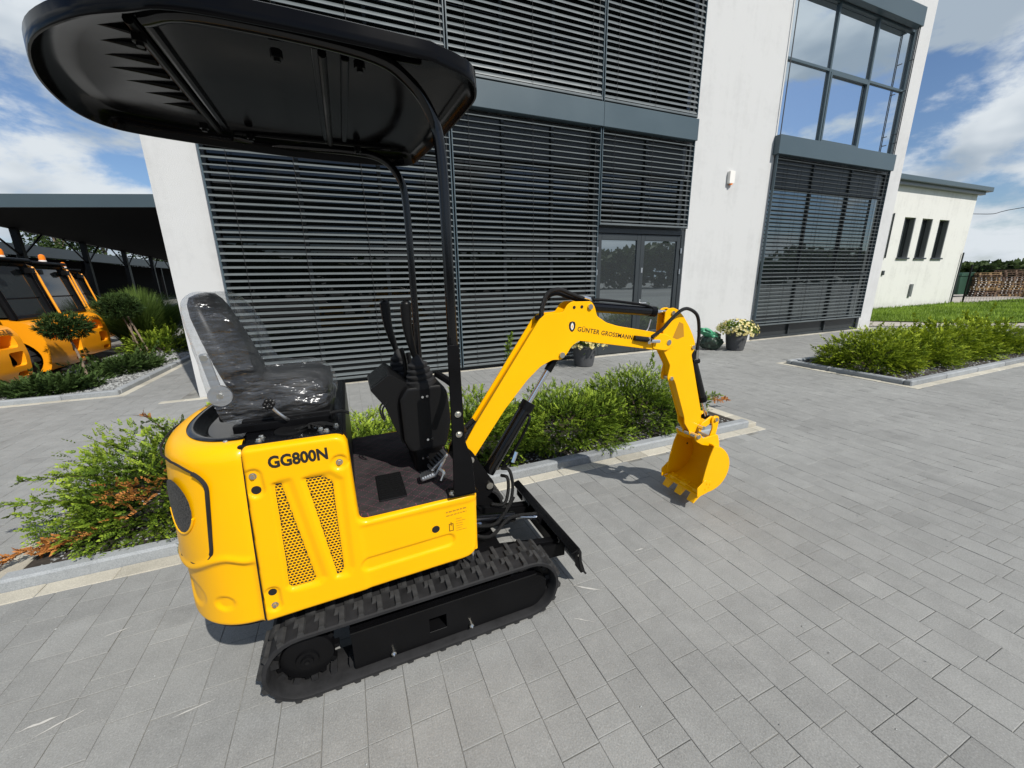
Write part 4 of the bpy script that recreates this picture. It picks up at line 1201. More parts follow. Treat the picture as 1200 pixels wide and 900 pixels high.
# ---- foot well: mat with stitching, rubber pad, pedals
MT['mat'] = mat('floor_mat', (0.018, 0.015, 0.016), 0.85)
mm = MT['mat']; _t = N(mm, 'ShaderNodeTexCoord'); _mp = N(mm, 'ShaderNodeMapping'); _mp.inputs['Rotation'].default_value = (0, 0, rad(45)); L(mm, _t.outputs['Object'], _mp.inputs['Vector'])
_wv = []
for ax in (0, 1):
    s_ = N(mm, 'ShaderNodeSeparateXYZ'); L(mm, _mp.outputs[0], s_.inputs[0])
    a = N(mm, 'ShaderNodeMath', operation='MULTIPLY'); L(mm, s_.outputs[ax], a.inputs[0]); a.inputs[1].default_value = 24
    f_ = N(mm, 'ShaderNodeMath', operation='FRACT'); L(mm, a.outputs[0], f_.inputs[0])
    c_ = N(mm, 'ShaderNodeMath', operation='COMPARE'); L(mm, f_.outputs[0], c_.inputs[0]); c_.inputs[1].default_value = .5; c_.inputs[2].default_value = .03
    b_ = N(mm, 'ShaderNodeMath', operation='MULTIPLY'); L(mm, s_.outputs[1 - ax], b_.inputs[0]); b_.inputs[1].default_value = 75
    g_ = N(mm, 'ShaderNodeMath', operation='FRACT'); L(mm, b_.outputs[0], g_.inputs[0])
    h_ = N(mm, 'ShaderNodeMath', operation='LESS_THAN'); L(mm, g_.outputs[0], h_.inputs[0]); h_.inputs[1].default_value = .5
    k_ = N(mm, 'ShaderNodeMath', operation='MULTIPLY'); L(mm, c_.outputs[0], k_.inputs[0]); L(mm, h_.outputs[0], k_.inputs[1]); _wv.append(k_.outputs[0])
_mx = N(mm, 'ShaderNodeMath', operation='MAXIMUM'); L(mm, _wv[0], _mx.inputs[0]); L(mm, _wv[1], _mx.inputs[1])
_nz = noise_node(mm, 14, 4); _bc = ramp(mm, _nz, [(.35, (.012, .010, .011)), (.7, (.034, .029, .030))])
_cm = N(mm, 'ShaderNodeMixRGB'); L(mm, _mx.outputs[0], _cm.inputs[0]); L(mm, _bc, _cm.inputs[1]); _cm.inputs[2].default_value = (.12, .03, .055, 1); L(mm, _cm.outputs[0], P(mm).inputs['Base Color'])
bump(mm, _nz, .4, .01)
bm = bmesh.new()
prism(bm, round_poly([(-.055, 1.445), (.375, 1.432), (.405, 1.47), (.405, 2.28), (-.055, 2.28)], [.03, .04, .04, .02, .02], 4), 'z', .7225, .748)
floor_mat = obj('floor_mat', bm, MT['mat'], ex, bevel=.008)
obj('riser_plate', bbox(-.064, -.052, 1.468, 2.33, .748, 1.080), MT['black_plastic'], ex, smooth=None)
pad = obj('foot_pad', bbox(.035, .145, 1.50, 1.73, .7485, .756), MT['black_plastic'], floor_mat, bevel=.004)
for k in range(11):
    obj('pad_rib', bbox(.045, .135, 1.512 + k * .020, 1.520 + k * .020, .756, .759), MT['black_plastic'], pad, smooth=None)
def pedal(p0, yaw, w, l, pitch, name='pedal'):
    bm = bmesh.new(); prism(bm, round_poly([(0, -w / 2), (l, -w / 2 * 1.1), (l, w / 2 * 1.1), (0, w / 2)], .012, 3), 'z', 0, .012)
    Mx = Matrix.Translation(p0) @ Matrix.Rotation(yaw, 4, 'Z') @ Matrix.Rotation(pitch, 4, 'Y')
    bm.transform(Mx); o = obj(name, bm, MT['alu'], ex, bevel=.003)
    for k in range(5):
        bm = bmesh.new(); box(bm, l * (.14 + .16 * k), l * (.14 + .16 * k) + .007, -w * .38, w * .38, .012, .017); bm.transform(Mx)
        obj('tread_bar', bm, MT['alu'] if pitch > rad(-30) else MT['black_plastic'], o, smooth=None)
    return o
pedal(Vector((.215, 1.585, .770)), rad(-4), .060, .066, rad(-14))
pedal(Vector((.262, 1.600, .800)), rad(8), .062, .10, rad(-38))
obj('pedal_bracket', btube([(.28, 1.615, .755), (.305, 1.615, .79), (.33, 1.62, .83)], .010), MT['alu'], ex)
obj('pedal_bracket', btube([(.30, 1.56, .755), (.315, 1.57, .785), (.30, 1.585, .80)], .008), MT['zinc'], ex)

# ---- control console, levers
YK = 1.76
bm = bmesh.new(); rings = []
for z, x0, x1, y0, y1 in ((.748, .215, .345, YK - .055, YK + .20), (.86, .205, .350, YK - .06, YK + .22), (.862, .185, .352, YK - .07, YK + .24)):
    rings.append([(a, b, z) for a, b in srect((x0 + x1) / 2, (y0 + y1) / 2, (x1 - x0) / 2, (y1 - y0) / 2, 28, 9)])
loft(bm, rings); con = obj('console_foot', bm, MT['black_plastic'], ex, smooth=45)
bm = bprism([(.190, .862), (.166, .925), (.162, 1.115), (.198, 1.168), (.348, 1.168), (.378, 1.130), (.388, .99), (.358, .862)], 'y', YK - .100, YK + .268)
obj('console_cover', bm, MT['black_plastic'], con, bevel=.022, seg=2, smooth=25)
# slanted instrument box towards the seat
bm = bprism(round_poly([(.052, 1.165), (.105, 1.085), (.165, .90), (.215, .90), (.215, 1.17), (.14, 1.225)], [.008, .008, .01, .002, .002, .01], 2), 'y', YK - .06, YK + .22)
ib = obj('instrument_box', bm, MT['black_plastic'], con, bevel=.006)
q0 = Vector((.052, 0, 1.165)); q1 = Vector((.14, 0, 1.225)); dn = Vector((-.060, 0, .088)).normalized() * .0015
pyobj('display_panel', [tuple(q0.lerp(q1, a) + dn + Vector((0, y, 0))) for a, y in ((.1, YK - .045), (.9, YK - .045), (.9, YK + .205), (.1, YK + .205))], [(0, 1, 2, 3)], MT['black_gloss'], ib)
for x, z in ((.262, 1.118), (.283, 1.120), (.272, .918), (.293, .918)):
    obj('cover_screw', bcyl((x, YK - .098, z), (x, YK - .105, z), .0055, seg=10), MT['chrome'], con)
for x, z in ((.250, .815), (.272, .815)): obj('cover_screw', bcyl((x, YK - .058, z), (x, YK - .066, z), .005, seg=10), MT['chrome'], con)
def lever(b, top, grip_r, lab):
    b = Vector(b); top = Vector(top); ax = (top - b).normalized(); Lh = (top - b).length
    bm = bmesh.new()
    pr = [(.066, -.012), (.068, 0)]
    for k in range(4): h = .014 + k * .024; r_ = .060 - .008 * k; pr += [(r_ + .007, h - .004), (r_ + .007, h + .004), (r_ - .006, h + .011)]
    pr += [(.018, .115), (.012, .13)]
    revolve(bm, b, ax, pr, 22); bo = obj('lever_boot', bm, MT['rubber'], ex, smooth=50)
    # grip: bent tapered handle
    side = Vector((-.012, 0, 0))
    pts = [b + ax * .10, b + ax * (Lh * .42) + side * .6, b + ax * (Lh * .70) + side, top]
    bm = bmesh.new(); tube(bm, pts, .0205, seg=14, n=8, rad_fn=lambda t: .50 + .42 * t + .22 * math.sin(min(1, t * 1.15) * math.pi / 2) ** 3)
    gp = obj('lever_grip', bm, MT['black_plastic'], bo, smooth=80)
    bm = bmesh.new(); revolve(bm, top - ax * .004, ax, [(.0225, -.004), (.0225, .004), (.016, .014), (.004, .018)], 14); obj('grip_cap', bm, MT['black_plastic'], gp, smooth=80)
lever((.272, YK - .035, 1.165), (.232, YK - .045, 1.515), .02, 'near')
lever((.225, YK + .175, 1.165), (.168, YK + .185, 1.512), .02, 'far')
bm = bmesh.new(); tube(bm, [(.225, YK + .08, 1.16), (.222, YK + .08, 1.25), (.212, YK + .08, 1.31)], .010, seg=8); obj('small_lever', bm, MT['black_plastic'], con)
bm = bmesh.new(); tube(bm, [(.24, YK + .06, 1.16), (.244, YK + .06, 1.23), (.238, YK + .06, 1.29)], .010, seg=8); obj('small_lever', bm, MT['black_plastic'], con)
bm = bmesh.new(); tube(bm, [(.10, YK - .05, 1.10), (.085, YK - .065, 1.08), (.09, YK - .07, 1.04), (.10, YK - .065, 1.03), (.095, YK - .06, 1.07), (.12, YK - .06, 1.11)], .004, seg=6); obj('loose_cable', bm, MT['hose'], con)
obj('console_arm', btube([(.345, YK - .04, 1.20), (.38, YK - .16, 1.18), (.37, YK - .28, 1.17)], .016), MT['black_satin'], ex)

# ---- canopy frame and roof
ZR = 2.205
for y, s in ((1.437, 1), (2.262, -1)):
    post = obj('canopy_post', btube([(.355, y, .76), (.355, y, 1.2), (.355, y, 1.7), (.352, y, 2.0), (.330, y, 2.12), (.255, y - s * .02, 2.205), (.12, y - s * .06, 2.238), (-.25, y - s * .08, 2.242), (-.38, y - s * .02, 2.242)], .0185, seg=14, n=6), MT['black_gloss'], ex)
    pl = obj('post_plate', bprism(round_poly([(.328, 1.375), (.372, 1.375), (.376, .99), (.402, .90), (.410, .752), (.318, .752), (.325, .99)], .012), 'y', y - .024 * s - .006, y - .024 * s + .006), MT['black_satin'], post, bevel=.003)
    for z in (1.105, 1.022): hex_bolt(pl, (.352, y - .024 * s - .007 * s, z), (0, -s, 0), .009)
    bs = obj('post_foot', bbox(.30, .42, y - .03, y + .04, .749, .760), MT['black_satin'], post, bevel=.003)
    for x in (.315, .40): hex_bolt(bs, (x, y - .012, .760), (0, 0, 1), .010)
obj('post_brace', btube([(.355, 1.44, 1.40), (.355, 1.44, 1.36)], .021, seg=12), MT['black_satin'], ex)
for x in (.02, -.42):
    obj('roof_crossbar', bcyl((x, 1.45, 2.250), (x, 2.27, 2.250), .012, seg=10), MT['black_satin'], ex)
RO = [(.30, 1.272), (-.05, 1.258), (-.28, 1.265), (-.38, 1.31), (-.51, 1.385), (-.645, 1.52), (-.735, 1.70), (-.785, 1.88), (-.80, 2.05), (-.765, 2.17), (-.67, 2.235), (-.45, 2.30), (-.2, 2.355), (.1, 2.375), (.33, 2.36), (.405, 2.31), (.43, 2.20), (.465, 1.90), (.490, 1.55), (.482, 1.43), (.43, 1.335)]
RO = [tuple(p[:2]) for p in smooth_path([(x, y, 0) for x, y in RO + RO[:1]], 5)[:-1]]
rc = (-.12, 1.83)
def ro(inset, z):
    out = []; n = len(RO)
    for i, p in enumerate(RO):
        a = Vector(RO[i - 1]); b = Vector(RO[(i + 1) % n]); d = (b - a).normalized(); nn = Vector((-d.y, d.x))
        c = Vector(p)
        if nn.dot(Vector(rc) - c) < 0: nn = -nn
        q = c + nn * inset; out.append((q.x, q.y, z))
    return out
def scaled(k, z): return [(rc[0] + (p[0] - rc[0]) * k, rc[1] + (p[1] - rc[1]) * k, z) for p in RO]
bm = bmesh.new()
rings = [scaled(.0, 2.262), scaled(.45, 2.262), scaled(.72, 2.262), ro(.105, 2.258), ro(.066, 2.254), ro(.038, 2.246), ro(.022, 2.232), ro(.012, 2.214), ro(.006, 2.2005), ro(.001, 2.200), ro(-.001, 2.203), ro(.000, 2.225), ro(.001, 2.247), ro(.005, 2.2505), ro(.030, 2.262), ro(.075, 2.275), scaled(.7, 2.296), scaled(.4, 2.304), scaled(.0, 2.306)]
loft(bm, rings, close_ends=False)
bmesh.ops.remove_doubles(bm, verts=bm.verts, dist=1e-5)
roof = obj('canopy_roof', bm, MT['canopy'], ex, smooth=38)
roof['label'] = 'glossy black moulded canopy roof'
# pressed ribs under the roof
for k in range(7):
    y = 1.52 + k * .085; x1 = -.44; x0 = -.66 + abs(k - 3.2) * .028
    bm = bmesh.new(); tube(bm, [(x0, y + .02, 2.268), ((x0 + x1) / 2, y + .005, 2.263), (x1, y, 2.257)], .010, seg=8, n=6, rad_fn=lambda t: .10 + .90 * t)
    obj('roof_rib', bm, MT['canopy'], roof)
for q in ((-.40, -.375, 1.42, 2.24), (-.01, .012, 1.42, 2.26), (.07, .095, 1.46, 2.22)):
    bm = bmesh.new(); box(bm, q[0], q[1], q[2], q[3], 2.246, 2.266); obj('roof_bead', bm, MT['canopy'], roof, bevel=.007)
bm = bmesh.new(); box(bm, -.37, .30, 1.395, 1.42, 2.244, 2.266); obj('roof_bead', bm, MT['canopy'], roof, bevel=.007)
bm = bmesh.new(); box(bm, -.37, .30, 2.25, 2.275, 2.244, 2.266); obj('roof_bead', bm, MT['canopy'], roof, bevel=.007)
for x, y in ((-.42, 1.50), (.12, 1.44), (-.10, 1.46), (.14, 2.25), (-.30, 2.22), (-.45, 2.15)): 
    bm = bmesh.new(); revolve(bm, (x, y, 2.222), (0, 0, -1), [(.016, -.02), (.016, .0), (.009, .001), (.009, .009)], 8); obj('roof_bolt', bm, MT['black_satin'], roof)

# ---- swing bracket, boom, stick, bucket
YB = 1.895
sw = obj('swing_bracket', bprism(round_poly([(.405, .40), (.40, .60), (.44, .74), (.475, .79), (.52, .745), (.60, .60), (.635, .545), (.628, .495), (.58, .455), (.50, .40)], .018), 'y', YB - .085, YB - .065), MT['black_satin'], ex, bevel=.003)
obj('far_plate', bprism(round_poly([(.405, .40), (.40, .60), (.44, .74), (.475, .79), (.52, .745), (.60, .60), (.635, .545), (.628, .495), (.58, .455), (.50, .40)], .018), 'y', YB + .065, YB + .085), MT['black_satin'], sw, bevel=.003)
obj('swing_post', bcyl((.445, YB, .36), (.445, YB, .70), .055, seg=24), MT['black_satin'], sw)
def pin(parent, x, z, y0, y1, r=.016, name='pin', m='zinc'): return obj(name, bcyl((x, y0, z), (x, y1, z), r, seg=16), MT[m], parent)
pin(sw, .505, .705, YB - .096, YB + .096, .019); pin(sw, .605, .535, YB - .096, YB + .096, .019)
def dxy(p, k=0): return p
BOOM = [(.478, .700), (.500, .672), (.535, .688), (.717, .931), (.854, 1.082), (.935, 1.150), (1.007, 1.179), (1.062, 1.174), (1.097, 1.205), (1.125, 1.245), (1.170, 1.272), (1.530, 1.208), (1.774, 1.164), (1.815, 1.163), (1.865, 1.190), (1.855, 1.235), (1.800, 1.266), (1.617, 1.302), (1.430, 1.338), (1.350, 1.362), (1.285, 1.402), (1.268, 1.455), (1.245, 1.484), (1.120, 1.487), (1.092, 1.470), (1.066, 1.432), (.963, 1.428), (.925, 1.400), (.541, .859), (.470, .745)]
BOOM = round_poly(BOOM, .012, 2)
boom = obj('boom', bprism(BOOM, 'y', YB - .046, YB - .036), MT['yellow'], ex, bevel=.002, seg=1, smooth=25)
obj('boom_far_plate', bprism(BOOM, 'y', YB + .036, YB + .046), MT['yellow'], boom, bevel=.002, seg=1, smooth=25)
def web(pts, th, y0, y1, name, parent, m='yellow'):
    """plate following a polyline in x,z between two side plates"""
    up_ = []; dn_ = []
    for i, p in enumerate(pts):
        a = Vector(pts[max(i - 1, 0)]); b = Vector(pts[min(i + 1, len(pts) - 1)]); d = (b - a).normalized(); n_ = Vector((-d.y, d.x)) * th / 2
        up_.append(tuple(Vector(p) + n_)); dn_.append(tuple(Vector(p) - n_))
    return obj(name, bprism(up_ + dn_[::-1], 'y', y0, y1), MT[m], parent, smooth=30)
web([(.50, .765), (.560, .850), (.70, 1.045), (.935, 1.372), (.985, 1.395), (1.09, 1.40)], .008, YB - .0355, YB + .0355, 'top_web', boom)
web([(.56, .745), (.717, .955), (.86, 1.11), (.94, 1.17)], .008, YB - .0355, YB + .0355, 'bottom_web', boom)
web([(1.13, 1.29), (1.30, 1.26), (1.55, 1.216), (1.72, 1.186)], .008, YB - .0355, YB + .0355, 'bottom_web', boom)
web([(1.29, 1.385), (1.36, 1.345), (1.62, 1.29), (1.72, 1.265)], .008, YB - .0355, YB + .0355, 'top_web', boom)
for x, z, r in ((1.062, 1.202, .016), (1.235, 1.455, .015), (1.815, 1.215, .017)): pin(boom, x, z, YB - .057, YB + .057, r)
disc(boom, 'ear_hole', (1.135, YB - .0475, 1.456), .009, MT['dark_hole']); disc(boom, 'ear_hole', (1.183, YB - .0475, 1.457), .009, MT['dark_hole'])
obj('boom_end_cap', bprism(round_poly([(1.69, 1.185), (1.80, 1.165), (1.86, 1.20), (1.85, 1.235), (1.80, 1.262), (1.70, 1.278)], .02), 'y', YB - .053, YB - .0465), MT['yellow'], boom, smooth=None, bevel=.002, seg=1)
# lettering and badge along the boom
tv = Vector((.378, 0, -.075)).normalized()
bm = text_bm('GÜNTER GROSSMANN', .036, offset=.0002, spacing=1.08, thick=.0006); place_text(bm, (1.158, YB - .0468, 1.327), tv, (-tv.z, 0, tv.x), .385)
obj('maker_lettering', bm, MT['print_black'], boom, smooth=None)
bc_ = Vector((1.125, YB - .0468, 1.352))
def badge(pts, name, m, k=1.0, dy=0.0):
    V = [(bc_.x + x * k, bc_.y - dy, bc_.z + z * k) for x, z in pts]
    return pyobj(name, V, [tuple(range(len(V)))], m, boom)
sh = [(0, .030), (.016, .026), (.021, .012), (.019, -.008), (.010, -.022), (0, -.028), (-.010, -.022), (-.019, -.008), (-.021, .012), (-.016, .026)]
badge(sh, 'badge_shield', MT['print_black'])
badge([(0, .030), (.010, .016), (.012, -.002), (.006, -.016), (0, -.022), (-.006, -.016), (-.012, -.002), (-.010, .016)], 'badge_flame', MT['white_plastic'], .78, .0004)
badge([(0, .016), (.005, .004), (.003, -.010), (-.003, -.010), (-.005, .004)], 'badge_core', MT['yellow'], .8, .0008)

def hyd(name, a, b, body, r, rr, y, parent, eye=.024):
    """hydraulic cylinder from pin a to pin b; body fraction of length"""
    a = Vector((a[0], y, a[1])); b = Vector((b[0], y, b[1])); d = b - a
    c = obj(name, bcyl(a + d * .05, a + d * body, r, seg=22), MT['black_gloss'], parent)
    obj('gland', bcyl(a + d * (body - .05), a + d * (body + .012), r * 1.10, seg=22), MT['black_satin'], c)
    obj('cylinder_rod', bcyl(a + d * body, b - d * .02, rr, seg=16), MT['chrome'], c)
    obj('base_eye', bcyl(a - Vector((0, .03, 0)), a + Vector((0, .03, 0)), eye, seg=18), MT['black_satin'], c)
    obj('rod_eye', bcyl(b - Vector((0, .028, 0)), b + Vector((0, .028, 0)), eye, seg=18), MT['black_satin'], c)
    return c
bcy = hyd('boom_cylinder', (.605, .535), (1.062, 1.202), .60, .036, .0155, YB, ex)
obj('rod_shoulder', bcyl((1.0, YB, 1.11), (1.055, YB, 1.19), .022, seg=16), MT['black_satin'], bcy)
obj('cylinder_pipe', btube([(.69, YB - .05, .60), (.77, YB - .055, .70), (.86, YB - .05, .85), (.865, YB - .02, .885)], .008), MT['black_satin'], bcy)
acy = hyd('arm_cylinder', (1.235, 1.455), (1.845, 1.392), .80, .030, .0135, YB, ex, .022)
obj('cylinder_pipe', btube([(1.27, YB - .02, 1.492), (1.40, YB - .025, 1.480), (1.62, YB - .025, 1.450), (1.69, YB - .02, 1.430)], .008), MT['black_satin'], acy)
obj('pipe_stay', btube([(1.69, YB - .02, 1.36), (1.675, YB - .02, 1.31), (1.66, YB - .02, 1.29)], .004), MT['alu'], acy)

STICK = [(1.788, 1.400), (1.815, 1.420), (1.850, 1.424), (1.892, 1.408), (1.940, 1.365), (1.990, 1.305), (2.030, 1.245), (2.058, 1.190), (2.060, 1.150), (2.036, 1.117), (2.174, .714), (2.186, .64), (2.150, .575), (2.125, .535), (2.095, .535), (2.085, .575), (2.035, .640), (2.027, .685), (1.915, .945), (1.895, .970), (1.865, .952), (1.848, .980), (1.862, 1.06), (1.790, 1.17), (1.782, 1.28)]
STICK = round_poly(STICK, .010, 2)
stick = obj('stick', bprism(STICK, 'y', YB - .033, YB - .024), MT['yellow'], ex, bevel=.002, seg=1, smooth=25)
obj('stick_far_plate', bprism(STICK, 'y', YB + .024, YB + .033), MT['yellow'], stick, bevel=.002, seg=1, smooth=25)
web([(1.815, 1.33), (1.80, 1.18), (1.87, 1.06), (1.88, .99), (1.93, .93), (2.04, .68)], .007, YB - .0235, YB + .0235, 'inner_web', stick)
web([(1.90, 1.375), (1.99, 1.27), (2.035, 1.16), (2.025, 1.10), (2.16, .70)], .007, YB - .0235, YB + .0235, 'outer_web', stick)
obj('side_opening', bprism([(1.862, 1.24), (1.905, 1.335), (1.940, 1.32), (1.955, 1.24), (1.90, 1.225)], 'y', YB - .0336, YB - .0331), MT['print_amber'], stick, smooth=None)
for x, z in ((1.845, 1.392), (2.040, 1.165), (1.878, .975)): pin(stick, x, z, YB - .042, YB + .042, .013)
bk_cyl = hyd('bucket_cylinder', (2.040, 1.165), (2.275, .640), .74, .029, .0135, YB, ex, .020)
# bucket links
lk = obj('bucket_link', bprism(round_poly([(2.155, .600), (2.175, .625), (2.26, .665), (2.295, .655), (2.292, .625), (2.22, .595), (2.175, .572)], .012), 'y', YB - .052, YB - .040), MT['yellow'], ex, bevel=.002, seg=1)
obj('far_link', bprism(round_poly([(2.155, .600), (2.175, .625), (2.26, .665), (2.295, .655), (2.292, .625), (2.22, .595), (2.175, .572)], .012), 'y', YB + .040, YB + .052), MT['yellow'], lk, bevel=.002, seg=1)
lk2 = obj('tipping_link', bprism(round_poly([(2.250, .645), (2.275, .670), (2.318, .660), (2.320, .60), (2.30, .49), (2.265, .475), (2.240, .50), (2.268, .58)], .015), 'y', YB - .066, YB - .054), MT['yellow'], ex, bevel=.002, seg=1)
obj('far_link', bprism(round_poly([(2.250, .645), (2.275, .670), (2.318, .660), (2.320, .60), (2.30, .49), (2.265, .475), (2.240, .50), (2.268, .58)], .015), 'y', YB + .054, YB + .066), MT['yellow'], lk2, bevel=.002, seg=1)
for x, z in ((2.168, .600), (2.285, .642), (2.270, .505)): pin(lk, x, z, YB - .078, YB + .078, .014)
# bucket
YK0, YK1 = 1.762, 2.092
prof = [(2.150, .135), (2.205, .128), (2.265, .135), (2.325, .160), (2.370, .205), (2.393, .260), (2.395, .320), (2.372, .380), (2.325, .430), (2.270, .462), (2.225, .478)]
prof = [tuple(p[:2]) for p in smooth_path([(x, z, 0) for x, z in prof], 3)]
bk = web(prof, .009, YK0 + .010, YK1 - .010, 'bucket', ex)
side = prof + [(2.190, .40), (2.165, .30), (2.150, .22), (2.138, .17)]
for s, y in ((0, YK0), (1, YK1 - .009)):
    pyp = bprism(side, 'y', y, y + .009); obj('bucket_side', pyp, MT['yellow'], bk, bevel=.002, seg=1, smooth=30)
    yc2 = YK0 - .008 if s == 0 else YK1 + .0005
    sc = obj('side_cutter', bprism(round_poly([(2.105, .118), (2.098, .185), (2.165, .235), (2.225, .215), (2.235, .150), (2.175, .130)], .008), 'y', yc2, yc2 + .0075), MT['yellow'], bk, bevel=.002, seg=1)
    for bx2, bz in ((2.185, .205), (2.205, .175), (2.175, .165), (2.215, .195)): pin(sc, bx2, bz, yc2 - .003, yc2 + .0105, .006, 'cutter_bolt', 'yellow')
obj('cutting_edge', bprism([(2.125, .122), (2.205, .138), (2.21, .126), (2.128, .110)], 'y', YK0 + .001, YK1 - .001), MT['yellow'], bk, smooth=None)
for yt in (1.808, 1.927, 2.046):
    tt = obj('tooth', bprism([(2.195, .148), (2.150, .140), (2.098, .062), (2.104, .055), (2.150, .088), (2.20, .118)], 'y', yt - .030, yt + .030), MT['yellow'], bk, bevel=.003, seg=1)
    obj('tooth_bolt', bcyl((2.170, yt, .140), (2.166, yt, .157), .008, seg=8), MT['yellow'], tt)
for y in (YB - .088, YB + .072):
    er = obj('bucket_ear', bprism(round_poly([(2.085, .555), (2.130, .572), (2.165, .525), (2.245, .535), (2.300, .535), (2.325, .47), (2.330, .42), (2.215, .465), (2.16, .48), (2.10, .515)], .015), 'y', y, y + .014), MT['yellow'], bk, bevel=.002, seg=1)
pin(bk, 2.110, .552, YB - .098, YB + .098, .016)
disc(bk, 'drain_hole', (2.30, 2.06, .37), .009, MT['dark_hole'])

# ---- hoses
hoses = [
 ([(.955, YB - .02, 1.405), (.955, YB - .02, 1.46), (.985, YB - .02, 1.53), (1.05, YB - .02, 1.552), (1.12, YB - .02, 1.53), (1.19, YB - .02, 1.505), (1.24, YB - .02, 1.495)], .0115),
 ([(.965, YB + .012, 1.405), (.968, YB + .012, 1.45), (1.0, YB + .012, 1.51), (1.06, YB + .012, 1.53), (1.13, YB + .012, 1.51), (1.20, YB + .012, 1.49), (1.25, YB + .012, 1.485)], .0115),
 ([(1.545, YB - .055, 1.262), (1.62, YB - .062, 1.250), (1.66, YB - .066, 1.245)], .016),
 ([(1.66, YB - .072, 1.262), (1.73, YB - .080, 1.305), (1.81, YB - .080, 1.375), (1.91, YB - .070, 1.418), (2.03, YB - .05, 1.37), (2.085, YB - .03, 1.25), (2.095, YB - .02, 1.14)], .0105),
 ([(.495, YB - .03, .80), (.52, YB - .03, .84), (.57, YB - .025, .88)], .013),
 ([(.48, YB + .00, .80), (.51, YB + .00, .85), (.56, YB + .0, .89)], .013),
 ([(.455, YB - .10, .62), (.43, YB - .11, .80), (.46, YB - .10, .90), (.49, YB - .06, .86)], .012),
 ([(.60, YB - .10, .42), (.70, YB - .11, .40), (.735, YB - .10, .50), (.72, YB - .09, .60), (.69, YB - .05, .60)], .009),
 ([(.60, YB - .12, .44), (.67, YB - .13, .43), (.70, YB - .12, .50), (.70, YB - .11, .57), (.68, YB - .07, .57)], .009),
 ([(.42, YB - .15, .38), (.58, YB - .16, .34), (.66, YB - .13, .36), (.74, YB - .10, .44)], .010),
]
for pts, r in hoses: obj('hose', btube(pts, r, seg=9, n=7), MT['hose'], ex, smooth=80)
obj('hose_fitting', bcyl((1.645, YB - .068, 1.262), (1.645, YB - .068, 1.222), .014, seg=6), MT['chrome'], ex)
obj('hose_fitting', bcyl((1.655, YB - .070, 1.238), (1.72, YB - .072, 1.232), .011, seg=6), MT['chrome'], ex)
obj('hose_fitting', bcyl((2.095, YB - .02, 1.14), (2.098, YB - .02, 1.075), .012, seg=6), MT['zinc'], ex)
obj('hose_fitting', bcyl((2.06, YB - .02, 1.065), (2.115, YB - .02, 1.065), .018, seg=8), MT['black_satin'], ex)
obj('hose_fitting', bcyl((1.21, YB - .02, 1.503), (1.25, YB - .02, 1.493), .013, seg=6), MT['chrome'], ex)
obj('hose_fitting', bcyl((.74, YB - .09, .645), (.765, YB - .085, .70), .012, seg=6), MT['chrome'], ex)
obj('hose_clamp_block', bbox(.935, .985, YB - .04, YB + .03, 1.395, 1.418), MT['black_plastic'], ex, bevel=.005)
obj('engine_drain', bcyl((.41, 1.50, .36), (.41, 1.50, .42), .012, seg=8), MT['chrome'], ex)
